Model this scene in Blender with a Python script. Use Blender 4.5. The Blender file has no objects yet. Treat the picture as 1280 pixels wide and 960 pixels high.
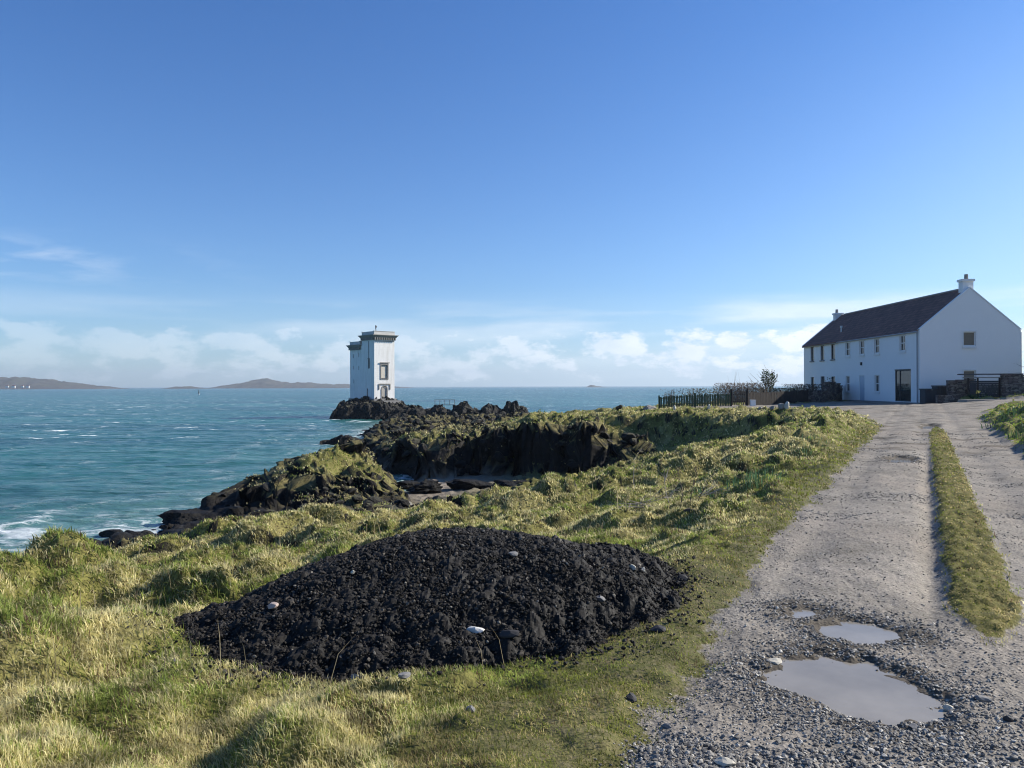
import bpy, math, random
import numpy as np
from mathutils import Vector, Matrix
R = math.radians
rng = np.random.default_rng(7)
random.seed(11)
sc = bpy.context.scene
COL = sc.collection

# ------------------------------------------------------------------ tagging
def tag(o, label=None, cat=None, group=None, kind=None):
    if label: o['label'] = label
    if cat: o['category'] = cat
    if group: o['group'] = group
    if kind: o['kind'] = kind
    return o

def empty(name, loc=(0, 0, 0), rz=0.0):
    o = bpy.data.objects.new(name, None)
    o.location = loc; o.rotation_euler = (0, 0, rz); o.empty_display_size = .3
    COL.objects.link(o)
    return o

def np_mesh(name, V, loops, totals, mat, parent=None, smooth=True, attrs=None, mats=None, midx=None):
    me = bpy.data.meshes.new(name)
    V = np.asarray(V, dtype=np.float32); loops = np.asarray(loops, dtype=np.int32).ravel()
    totals = np.asarray(totals, dtype=np.int32)
    me.vertices.add(len(V)); me.vertices.foreach_set('co', V.ravel())
    me.loops.add(len(loops)); me.loops.foreach_set('vertex_index', loops)
    me.polygons.add(len(totals))
    st = np.concatenate(([0], np.cumsum(totals)[:-1])).astype(np.int32)
    me.polygons.foreach_set('loop_start', st); me.polygons.foreach_set('loop_total', totals)
    me.polygons.foreach_set('use_smooth', np.full(len(totals), smooth, dtype=bool))
    if midx is not None: me.polygons.foreach_set('material_index', np.asarray(midx, dtype=np.int32))
    for k, a in (attrs or {}).items():
        if a.ndim == 1:
            at = me.attributes.new(k, 'FLOAT', 'POINT'); at.data.foreach_set('value', a.astype(np.float32))
        else:
            at = me.attributes.new(k, 'FLOAT_COLOR', 'POINT')
            c = np.ones((len(a), 4), np.float32); c[:, :3] = a
            at.data.foreach_set('color', c.ravel())
    me.update(calc_edges=True)
    for m in (mats or [mat]):
        if m: me.materials.append(m)
    o = bpy.data.objects.new(name, me); COL.objects.link(o)
    if parent: o.parent = parent
    return o

# ------------------------------------------------------------------ noise
def _h(ix, iy, s):
    n = (ix.astype(np.int64) * 374761393 + iy.astype(np.int64) * 668265263 + s * 974711) & 0xffffffff
    n = ((n ^ (n >> 13)) * 1274126177) & 0xffffffff
    return (n ^ (n >> 16)) & 0xffffffff

_pr = np.random.default_rng(99); _PM = _pr.permutation(2048).astype(np.int32); _ga = _pr.uniform(0, 2 * math.pi, 2048)
_GX = np.cos(_ga).astype(np.float32); _GY = np.sin(_ga).astype(np.float32)
def perlin(x, y, s=0):
    x0 = np.floor(x); y0 = np.floor(y); fx = (x - x0).astype(np.float32); fy = (y - y0).astype(np.float32)
    u = fx * fx * fx * (fx * (fx * 6 - 15) + 10); v = fy * fy * fy * (fy * (fy * 6 - 15) + 10)
    ix = x0.astype(np.int32) + (s * 131) % 2048; iy = y0.astype(np.int32) + (s * 57) % 2048
    pa = _PM[ix & 2047]; pb = _PM[(ix + 1) & 2047]
    def g(pp, dx, dy):
        h = _PM[(pp + iy + dy) & 2047]
        return _GX[h] * (fx - dx) + _GY[h] * (fy - dy)
    a = g(pa, 0, 0); b = g(pb, 1, 0); c = g(pa, 0, 1); d = g(pb, 1, 1)
    a = a + (b - a) * u; c = c + (d - c) * u
    return (1.5 * (a + (c - a) * v)).astype(np.float64)

def fbm(x, y, o=4, s=0, g=.5, l=2.03):
    t = np.zeros_like(x); a = 1.0; f = 1.0
    for i in range(o):
        t += a * perlin(x * f + i * 13.7, y * f - i * 7.1, s + i); a *= g; f *= l
    return t

def ridged(x, y, o=4, s=0):
    t = np.zeros_like(x); a = .5; f = 1.0
    for i in range(o):
        t += a * (1 - 2.2 * np.abs(perlin(x * f + i * 5.3, y * f + i * 9.1, s + i))); a *= .5; f *= 2.1
    return t

def worley(x, y, s=0):
    """distance to nearest and second nearest feature point, id of the nearest"""
    x0 = np.floor(x); y0 = np.floor(y)
    d1 = np.full(x.shape, 9.0); d2 = np.full(x.shape, 9.0); idn = np.zeros(x.shape)
    for dx in (-1, 0, 1):
        for dy in (-1, 0, 1):
            h = _h(x0 + dx, y0 + dy, s); h2 = _h(x0 + dx, y0 + dy, s + 77)
            px = x0 + dx + h / 4294967296.0; py = y0 + dy + h2 / 4294967296.0
            d = np.hypot(px - x, py - y)
            n = d < d1
            d2 = np.where(n, d1, np.minimum(d2, d)); idn = np.where(n, (h % 1000) / 1000.0, idn)
            d1 = np.where(n, d, d1)
    return d1, d2, idn

def sstep(a, b, x):
    t = np.clip((x - a) / (b - a), 0, 1)
    return t * t * (3 - 2 * t)

def poly_sd(px, py, P):
    """signed distance to a polygon, positive inside"""
    P = np.asarray(P, float); d = np.full(px.shape, 1e9); ins = np.zeros(px.shape, bool)
    n = len(P)
    for i in range(n):
        ax, ay = P[i]; bx, by = P[(i + 1) % n]
        ex, ey = bx - ax, by - ay
        t = np.clip(((px - ax) * ex + (py - ay) * ey) / (ex * ex + ey * ey), 0, 1)
        d = np.minimum(d, np.hypot(px - ax - t * ex, py - ay - t * ey))
        c = ((ay > py) != (by > py))
        with np.errstate(divide='ignore', invalid='ignore'):
            xx = (bx - ax) * (py - ay) / (by - ay if by != ay else 1e-9) + ax
        ins ^= c & (px < xx)
    return np.where(ins, d, -d)

# ------------------------------------------------------------------ the lie of the land (metres, sea level = 0, photographer's eye at (0, 0, 6))
CAMZ = 6.0
TOPS = [
 (0, 0, 4.5), (-3, 3, 4.5), (3, 3, 4.5), (-8, 0, 4.6), (0, -10, 4.5), (12, -8, 4.6), (-15, -8, 4.4), (14, 4, 4.7),
 # left hummocks
 (-2.75, 5.0, 4.42), (-3.4, 5.0, 4.33), (-2.0, 5.0, 4.32), (-1.2, 4.2, 4.36), (-3.2, 6.6, 3.95), (-2.3, 6.6, 3.98), (-5.2, 6.3, 4.0),
 (-4.9, 8.9, 4.0), (-6.1, 9.2, 3.85), (-3.9, 9.0, 3.78), (-3.3, 9.8, 3.62), (-5.2, 11.5, 3.3), (-8.5, 9, 3.7), (-12, 9, 3.2),
 (-2.2, 9.0, 3.85), (-1.0, 9.5, 4.0), (0.5, 9, 4.15), (-2.5, 12.5, 3.5),
 # rim mounds
 (-4.4, 15, 3.38), (-5.6, 15, 3.1), (-3.0, 15, 3.2), (-1.5, 15.5, 3.35), (-4, 12.8, 3.15),
 (.2, 15.3, 3.72), (1.6, 15.8, 3.8), (.8, 13.2, 3.75), (2.8, 17.3, 4.1), (4.6, 19.5, 4.3), (2, 11, 4.22), (7.5, 23.5, 4.5), (5, 14, 4.45),
 # slopes down to the shore
 (-7.5, 17, 2.3), (-10, 14, 2.4), (-8, 22, 1.6), (-4, 21, 2.2), (0, 21, 2.6), (4, 24, 3.2), (-12, 22, .9), (-13, 28, .30), (-16, 15, 2.0),
 (-9, 28, .9), (-5, 28, 1.3), (-25, 10, 2.0), (-40, 5, 2.0), (-30, -10, 4),
 # the head of the bay and the far headland
 (13, 33, 4.5), (13.5, 40, 4.42), (11, 45, 4.2), (8, 48, 4.1), (11, 56, 4.4), (6, 53, 3.9), (3, 54, 3.6), (.6, 54, 3.3), (-2.5, 55, 2.8), (-6.5, 59, 2.3), (-10, 70, 1.5),
 (-14, 86, .9), (-15, 105, 1.1), (-9, 100, 1.2), (-3, 80, 2.0), (4, 75, 2.9), (8.8, 70, 3.75), (-6, 115, 1.2), (0, 100, 1.5), (16, 75, 4.0), (14, 62, 4.35),
 # yard and house
 (20, 40, 4.66), (28, 52, 4.72), (28, 60, 4.74), (28, 66, 4.7), (22, 57, 4.65), (34, 48, 5.1), (31, 46, 5.2), (40, 45, 5.5), (34, 75, 4.8), (45, 60, 5.2),
 (22, 75, 4.5), (60, 90, 4.5), (60, 30, 6.0), (30, 28, 5.1), (22, 20, 4.9), (40, 10, 5.6), (24, 33, 4.85),
]
TP = np.array(TOPS)
def _tps_fit():
    P = TP[:, :2]; n = len(P)
    d = np.hypot(P[:, None, 0] - P[None, :, 0], P[:, None, 1] - P[None, :, 1])
    K = np.where(d > 0, d * d * np.log(d + 1e-12), 0) + np.eye(n) * .02
    A = np.zeros((n + 3, n + 3)); A[:n, :n] = K; A[:n, n] = 1; A[:n, n + 1:] = P; A[n, :n] = 1; A[n + 1:, :n] = P.T
    return np.linalg.solve(A, np.concatenate([TP[:, 2], [0, 0, 0]]))
_W = _tps_fit()
def tps(x, y):
    z = _W[-3] + _W[-2] * x + _W[-1] * y
    for i in range(len(TP)):
        d2 = (x - TP[i, 0]) ** 2 + (y - TP[i, 1]) ** 2
        z = z + _W[i] * .5 * d2 * np.log(d2 + 1e-12)
    return z

COAST = [(-90, -60), (-90, 8), (-60, 14), (-30, 17), (-19, 20), (-16.5, 24), (-15.5, 30), (-15.0, 34), (-13.5, 36), (-14.4, 38), (-13.5, 41), (-11.5, 45), (-9, 46),
         (-6.6, 43.5), (-5.4, 43), (-5.2, 46), (-6.6, 49.5), (-8.6, 52), (-10.5, 58), (-13.5, 66), (-15.0, 78), (-16.0, 86), (-18, 100),
         (-19.5, 112), (-17, 124), (-8, 128), (2, 122), (9, 108), (16, 92), (30, 90), (50, 96), (90, 120), (120, 60), (120, -60)]
BAY = [(-7.6, 43), (-6, 37), (-4.6, 31.5), (-1, 27), (3, 27), (7, 28.5), (11, 32), (12.5, 36), (11, 41), (7.5, 43.5), (4, 46), (0, 48), (-4, 48.6), (-7, 49)]
OUTC = [(-15.0, 38), (-13.6, 34.8), (-10.5, 33.6), (-7, 32.6), (-4.0, 33), (-4.2, 36), (-5.6, 40), (-7, 43.6), (-9, 45), (-12.5, 43.5)]
YARD = [(11.5, 23), (13.3, 29), (15.3, 34), (16.8, 39), (18, 43.5), (15.5, 49), (11, 53), (10.5, 55.5), (16.5, 56.2), (23, 59.5), (28.3, 64), (28.3, 52), (29, 49.5), (32, 46.5), (42, 43.5),
        (60, 42), (60, 36.5), (42, 38.5), (30, 38.0), (24.2, 38), (20.5, 33), (15, 24)]
RU = (math.sin(R(28.2)), math.cos(R(28.2)))          # heading of the track
def road_ts(x, y):
    dx = x - 5.31; dy = y - 9.1
    return dx * RU[1] - dy * RU[0], dx * RU[0] + dy * RU[1]      # across (right +), along

PUDDLES = []   # (polygon, level) filled below
def road_z(x, y):
    t, s = road_ts(x, y)
    return 4.5 + .0045 * np.clip(s + 7, -5, 60)

PILE_C = (-.60, 6.05); PILE_H = .69
def pile_h(x, y):
    dx = (x - PILE_C[0]) / np.where(x < PILE_C[0], 1.86, 1.89); dy = (y - PILE_C[1]) / np.where(y < PILE_C[1], 1.80, 1.6)
    r = (np.abs(dx) ** 2.1 + np.abs(dy) ** 2.1) ** (1 / 2.1) + .04 * fbm(x * 1.3, y * 1.3, 3, 55) + .05 * fbm(x * 4, y * 4, 3, 56) * sstep(.5, 1, np.hypot(dx, dy))
    return np.where(r < 1, 1 - np.clip(r, 0, 1) ** np.where(x < PILE_C[0], 1.75, 1.75 + .35 * sstep(0, .8, x - PILE_C[0])), -(r - 1) * .8) * PILE_H

def terrain(x, y):
    n = len(x)
    if n < 40000: return _terrain(x, y)
    from concurrent.futures import ThreadPoolExecutor
    ch = np.array_split(np.arange(n), max(4, n // 30000))
    with ThreadPoolExecutor(4) as ex: res = list(ex.map(lambda i: _terrain(x[i], y[i]), ch))
    return tuple(np.concatenate(c) for c in zip(*res))

# hummocks and hollows: (x, y, radius x, radius y, height)
BUMPS = [(-2.7, 5.1, .62, .38, .14), (-3.5, 5.35, .35, .3, -.10), (-3.3, 6.5, .8, .45, -.16), (-4.7, 8.9, 1.25, .8, .02), (-4.1, 7.6, .35, .25, -.14), (-3.1, 8.3, .3, .3, -.12), (-5.0, 7.4, .5, .3, .10),
         (-1.75, 4.5, .45, .3, .02), (-.4, 3.9, .35, .25, .03), (-2.1, 3.6, .3, .3, .07), (-1.5, 3.7, .18, .15, -.06), (-4.4, 15, 1.3, .7, .08), (-2.9, 15.3, .9, .5, .15), (-1.4, 15, .8, .5, .14),
         (.25, 15.6, .9, .6, .22), (1.55, 16.0, .8, .6, .20), (-.5, 16.2, .5, .4, .12), (-6.0, 14.6, .6, .5, .12), (-3.6, 12, 1.0, .6, .15), (2.3, 9.5, .35, .3, .05), (1.9, 10.8, .5, .3, .10)]

def _terrain(x, y):
    """height and surface masks of the land"""
    wx = x + .9 * fbm(x / 4, y / 4, 3, 3); wy = y + .9 * fbm(x / 4, y / 4, 3, 31)
    top = tps(x, y)
    for (bx, by, ra, rb, bh) in BUMPS:
        top = top + bh * np.exp(-((x - bx) / ra) ** 2 - ((y - by) / rb) ** 2)
    t, s = road_ts(x, y)
    # masks of the track
    e = .11 * fbm(x * 1.3, y * 1.3, 4, 90)
    edge_l = t + 1.66 - .20 * sstep(-4, -7, s) + e + .05 * fbm(x * 6, y * 6, 2, 95)
    edge_r = 1.5 - t + e * .8
    near_open = sstep(-4.2, -6.0, s)                         # nearer the eye the gravel spreads out
    lane = np.minimum(edge_l, edge_r + near_open * 3.0)
    road = sstep(-.12, .12, lane)
    yard = poly_sd(wx * .35 + x * .65, wy * .35 + y * .65, YARD) + .3 * fbm(x * .8, y * .8, 3, 91)
    road = np.maximum(road * sstep(26, 22, s), sstep(-.3, .4, yard))
    sw = .215 + .04 * fbm(s * .7, t * 0 + 3, 3, 17) + .025 * fbm(x * 5, y * 5, 3, 18)
    strip = sstep(.06, -.06, np.abs(t + .02) - sw * sstep(-5.7, -4.3, s) * sstep(19.5, 15, s)) * sstep(-5.6, -4.9, s) * sstep(19.8, 18, s)
    verge = sstep(1.25, 1.75, t + e) * sstep(-7, -5, s) * (1 - sstep(-.3, .4, yard))
    # height
    rz = road_z(x, y)
    wroad = sstep(1.6, .2, np.maximum(-edge_l, -edge_r - near_open * 3)) * sstep(30, 22, s)
    z = top * (1 - wroad) + rz * wroad
    # coast
    sd = poly_sd(wx, wy, COAST)
    steep = 1.1 + 1.6 * sstep(-12, -6, x) * sstep(44, 50, y) * sstep(70, 55, y)
    z = z + .4 * fbm(x / 4.5, y / 4.5, 2, 35) * sstep(43, 48, y) * sstep(9, 5, x)
    cl = np.where(sd > 0, steep * np.maximum(sd, 0) ** .8, sd * .09 - .02)
    # bay
    bsd = -poly_sd(wx + 1.3 * fbm(x / 5.5, y / 5.5, 2, 33), wy + 2.2 * fbm(x / 5.5, y / 5.5, 2, 34) * sstep(38, 44, y), BAY)
    floor = .22 + .05 * np.clip(x + 4, 0, 9) + 2.7 * sstep(2, 14, x) + .02 * np.clip(44 - y, 0, 20)
    far = sstep(40, 45, y)
    slope = np.where(y > 40, (2.25 * (1 - sstep(3.0, 8, x)) + .35) * (1 + .75 * fbm(x / 4.2, y / 9, 2, 87)), .42 + .5 * sstep(6, -2, x) * 0)
    bz = floor + np.maximum(bsd, 0) * slope
    bz = np.where(bsd < 0, floor, bz)
    # gully lip facing the camera falls steeply just behind the near rim
    k = 9.0
    zz = -np.log(np.exp(-k * np.clip(z, -3, 9)) + np.exp(-k * np.clip(cl, -3, 9)) + np.exp(-k * np.clip(bz, -3, 9))) / k
    zz = np.where(cl < -.5, cl, zz)
    # outcrop
    osd = poly_sd(x + .5 * fbm(x / 1.5, y / 1.5, 3, 8), y + .5 * fbm(x / 1.5, y / 1.5, 3, 9), OUTC)
    dome = 2.98 - .42 * np.sqrt((x + 8.9) ** 2 + (.45 * (y - 40.5)) ** 2 + .6) + .25 * fbm(x / 1.8, y / 1.8, 4, 44)
    ocl = .1 + np.maximum(osd, 0) * (1.9 - 1.2 * sstep(-8.5, -5.5, x))
    oz = np.where(osd > 0, np.minimum(dome, ocl), -9)
    outm = sstep(-.1, .3, oz - zz)
    zz = np.maximum(zz, oz)
    # hummocks on grass, crags on rock
    land = sstep(-.1, .6, zz)
    bed = sstep(.55, .2, zz) * (bsd < .3)
    tip = sstep(2.5, -1, x - .12 * (y - 60)) * sstep(50, 62, y) * sstep(-.35, .15, fbm(x / 6, y / 9, 3, 77) + .1)
    shore = np.maximum(sstep(1.9, .8, cl), np.maximum(sstep(2.05, 1.35, zz + .5 * fbm(x / 2, y / 2, 3, 78)) * sstep(17, 21, y), tip)) * (bsd > 0)
    flat_m = np.maximum(road, 0)
    hum_w = (1 - flat_m) * land * (1 - bed)
    lawn = sstep(-2.6, -1.75, t + .3 * fbm(x, y, 2, 70)) * sstep(20, 10, np.abs(s - 4)) * (t < 0)     # trimmed edge of the track
    rough = hum_w * (1 - .8 * lawn) * sstep(.08, -.25, pile_h(x, y))
    leftm = sstep(-1.5, -3, x) * sstep(14, 10, y)
    h1 = fbm(x / 1.1, y / 1.1, 3, 21)
    h2 = fbm(x / .42, y / .42, 3, 22)
    hm = np.maximum(fbm(x / .62, y / .5, 2, 23), -.1)          # tussocks
    z2 = zz + rough * (.09 * h1 * (1 + 1.1 * leftm) + (.045 + .03 * leftm) * h2 + .11 * sstep(.0, .45, fbm(x / .55, y / .42, 2, 23)) * (1 - .2 * leftm) * sstep(-.1, .3, fbm(x / 2.6, y / 2.6, 2, 29) + .1))
    q1, q2, q3 = worley(x / 1.15 + .4 * fbm(x / 1.2, y / 1.2, 2, 61), y / .95 + .4 * fbm(x / 1.2, y / 1.2, 2, 62), 63)
    lump = np.clip(sstep(1.2, -1.2, x + .25 * (y - 8)) + .8 * sstep(12, 14, y), 0, 1) * sstep(24, 17, y)
    lump = lump * (.35 + .65 * sstep(5.0, 8.5, y))
    z2 += rough * lump * (.25 * (.5 + q3) * sstep(.72, .08, q1) - .10)
    q1, q2, q3 = worley(x / .62, y / .5, 64)
    z2 += rough * (1 - lump * .6) * sstep(26, 16, y) * .085 * sstep(.62, .1, q1) * (q3 > .45)
    z2 += rough * sstep(16, 26, y) * (.20 * fbm(x / 2.2, y / 2.2, 2, 24) + .20 * sstep(-.1, .5, fbm(x / .9, y / .8, 3, 25)) * (.6 + 1.0 * sstep(7.5, 5, bsd)) * (1 - .45 * sstep(5, 9, x)) * (1 - outm * .3))
    d1, d2, idn = worley(wx / 1.5, wy / 1.5, 5)
    d3, d4, id2 = worley(wx / .55, wy / .55, 6)
    cragm = np.clip(np.maximum(shore, np.maximum(sstep(.05, .4, bsd) * (y > 40) * sstep(2.7, 1.3, bsd + .8 * fbm(x / 2.5, y / 2.5, 3, 79)) * sstep(9.5, 7, x), outm * .8 * np.clip(sstep(2.3, .9, osd) + .8 * sstep(-9.5, -11.5, x), 0, 1) * (1 - .55 * sstep(-8.5, -6.5, x)))), 0, 1)
    crag = (.55 * (idn - .4) + .35 * sstep(0, .5, d2 - d1) + .22 * (id2 - .5) + .16 * sstep(0, .4, d4 - d3) - .35) + .25 * ridged(x / .9, y / .9, 3, 60)
    z2 += cragm * crag * np.where(y > 60, .9, .65) * (1 - .45 * outm) * sstep(-.8, .3, zz)
    # track relief
    ruts = -.03 * np.exp(-((t + 1.35) / .22) ** 2) - .075 * np.exp(-((t + .33) / .11) ** 2) * sstep(14, 4, s) - .02 * np.exp(-((t + .5) / .16) ** 2) - .03 * np.exp(-((t - .55) / .2) ** 2)
    pot = -.05 * sstep(.25, .75, fbm(x / 1.6, y / 2.2, 2, 81)) * sstep(-2, 6, s)
    zr = ruts * sstep(-5.4, -3.8, s) + pot + .012 * fbm(x / .35, y / .35, 3, 82) + .005 * fbm(x / .06, y / .06, 2, 83)
    z2 += road * zr
    z2 += strip * (.02 + .025 * fbm(x / .12, y / .12, 2, 84))
    z2 += verge * (.16 + .03 * h2)
    z2 -= .03 * sstep(.2, -.05, np.abs(edge_l)) * (1 - strip)
    road2 = road * (1 - strip)
    # pile sits a little in the turf
    for (P, lv) in PUDDLES:
        ps = poly_sd(x + .06 * fbm(x * 6, y * 6, 4, 47), y + .07 * fbm(x * 6, y * 6, 4, 48), P)
        rim = .008 * np.exp(-((ps + .10) / .10) ** 2)
        dip = lv + .001 - .045 * sstep(-.01, .22, ps) + .006 * fbm(x / .07, y / .07, 2, 49) + np.maximum(-ps, 0) * .16
        w = sstep(-.22, .0, ps)
        z2 = z2 * (1 - w) + (dip + rim * (ps < 0)) * w
    z2 += .13 * np.sin(z2 * 10.5 + 1.6 * x * .3 + 4 * fbm(x / 3, y / 3, 3, 36)) * cragm * sstep(.2, .8, zz)
    rock = np.clip(cragm * 1.2, 0, 1)
    sand = np.clip(bed * (bsd < .2), 0, 1)
    sand = sand * (1 - .0 * rock)
    return z2, road2, rock, sand, strip, leftm, lawn

def pix(px, py, lo=1.5, hi=300.0, dz=0.0):
    """ground point seen along a sight line (used to set things on the land)"""
    d = np.exp(np.linspace(math.log(lo), math.log(hi), 2500))
    X = (px - 640) / 960 * d; Y = d; Z = CAMZ - (py - 483) / 960 * d
    g = terrain(X, Y)[0] + dz
    k = np.argmax(Z < g) if np.any(Z < g) else len(d) - 1
    return float(X[k]), float(Y[k]), float(g[k])

def gz(x, y):
    return float(terrain(np.array([float(x)]), np.array([float(y)]))[0][0])

def flatpix(pts, z):
    out = []
    for px, py in pts:
        d = (CAMZ - z) * 960 / (py - 483); out.append(((px - 640) / 960 * d, d))
    return out
PUDDLES.append((flatpix([(946, 850), (968, 832), (990, 823), (1040, 823), (1090, 832), (1135, 852), (1172, 876), (1184, 893), (1168, 905), (1110, 909), (1065, 900), (1020, 880), (985, 868)], 4.478), 4.478))
PUDDLES.append((flatpix([(1010, 782), (1040, 776), (1085, 781), (1122, 790), (1132, 799), (1105, 806), (1060, 805), (1025, 796)], 4.482), 4.482))
PUDDLES.append((flatpix([(978, 767), (1000, 760), (1022, 765), (1018, 773), (990, 775)], 4.486), 4.486))
PUDDLES.append((flatpix([(1108, 576), (1122, 573.5), (1140, 575), (1138, 581), (1118, 582)], 4.50), 4.50))
PUDDLES.append((flatpix([(1152, 536), (1160, 533), (1170, 535), (1168, 538.5), (1156, 539)], 4.54), 4.54))
# ------------------------------------------------------------------ materials
class NT:
    def __init__(s, name):
        s.m = bpy.data.materials.new(name); s.m.use_nodes = True; s.t = s.m.node_tree; s.n = s.t.nodes; s.l = s.t.links
        s.b = s.n['Principled BSDF']; s.out = s.n['Material Output']
    def add(s, typ, **k):
        n = s.n.new(typ)
        for a, v in k.items(): setattr(n, a, v)
        return n
    def lk(s, a, b): s.l.new(a, b)
    def co(s, kind='Object'): 
        return s.add('ShaderNodeTexCoord').outputs[kind]
    def noise(s, scale, det=4, rough=.55, vec=None, dist=0.0):
        n = s.add('ShaderNodeTexNoise'); n.inputs['Scale'].default_value = scale; n.inputs['Detail'].default_value = det
        n.inputs['Roughness'].default_value = rough; n.inputs['Distortion'].default_value = dist
        if vec is None: vec = s.co()
        s.lk(vec, n.inputs['Vector']); return n.outputs['Fac']
    def voro(s, scale, feat='F1', vec=None, out='Distance', rnd=1.0):
        n = s.add('ShaderNodeTexVoronoi', feature=feat); n.inputs['Scale'].default_value = scale; n.inputs['Randomness'].default_value = rnd
        if vec is None: vec = s.co()
        s.lk(vec, n.inputs['Vector']); return n.outputs[out]
    def ramp(s, fac, stops, interp='LINEAR'):
        n = s.add('ShaderNodeValToRGB'); n.color_ramp.interpolation = interp
        e = n.color_ramp.elements
        while len(e) < len(stops): e.new(.5)
        for i, (p, c) in enumerate(stops):
            e[i].position = p
            e[i].color = (c, c, c, 1) if isinstance(c, (int, float)) else (c[0], c[1], c[2], 1)
        s.lk(fac, n.inputs['Fac']); return n.outputs['Color']
    def mix(s, f, a, b, blend='MIX'):
        n = s.add('ShaderNodeMix', data_type='RGBA', blend_type=blend)
        for i, v in ((0, f), (6, a), (7, b)):
            if isinstance(v, (int, float)): n.inputs[i].default_value = v if i == 0 else (v, v, v, 1)
            elif isinstance(v, tuple): n.inputs[i].default_value = (*v, 1)
            else: s.lk(v, n.inputs[i])
        return n.outputs[2]
    def math(s, op, a, b=None, c=None):
        n = s.add('ShaderNodeMath', operation=op)
        for i, v in enumerate((a, b, c)):
            if v is None: continue
            if isinstance(v, (int, float)): n.inputs[i].default_value = v
            else: s.lk(v, n.inputs[i])
        return n.outputs[0]
    def attr(s, name, out='Fac'):
        n = s.add('ShaderNodeAttribute', attribute_name=name); return n.outputs[out]
    def bump(s, h, strength=.5, dist=.02, normal=None):
        n = s.add('ShaderNodeBump'); n.inputs['Strength'].default_value = strength; n.inputs['Distance'].default_value = dist
        s.lk(h, n.inputs['Height'])
        if normal: s.lk(normal, n.inputs['Normal'])
        return n.outputs['Normal']
    def mapping(s, vec, scale=(1, 1, 1), rot=(0, 0, 0), loc=(0, 0, 0)):
        n = s.add('ShaderNodeMapping'); n.inputs['Scale'].default_value = scale; n.inputs['Rotation'].default_value = rot; n.inputs['Location'].default_value = loc
        s.lk(vec, n.inputs['Vector']); return n.outputs[0]
    def set(s, col=None, rough=None, normal=None, spec=None, metal=None):
        for k, v in (('Base Color', col), ('Roughness', rough), ('Specular IOR Level', spec), ('Metallic', metal)):
            if v is None: continue
            if isinstance(v, tuple): s.b.inputs[k].default_value = (*v, 1)
            elif isinstance(v, (int, float)): s.b.inputs[k].default_value = v
            else: s.lk(v, s.b.inputs[k])
        if normal: s.lk(normal, s.b.inputs['Normal'])
        return s.m

def simple(name, col, rough=.7, var=.15, scale=8, bump=.0, bscale=30, spec=None, metal=None):
    t = NT(name)
    n = t.noise(scale, 4)
    c = t.mix(n, tuple(max(0, v * (1 - var)) for v in col), tuple(min(1, v * (1 + var)) for v in col))
    nm = t.bump(t.noise(bscale, 3), .4, bump) if bump else None
    return t.set(c, rough, nm, spec, metal)

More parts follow.
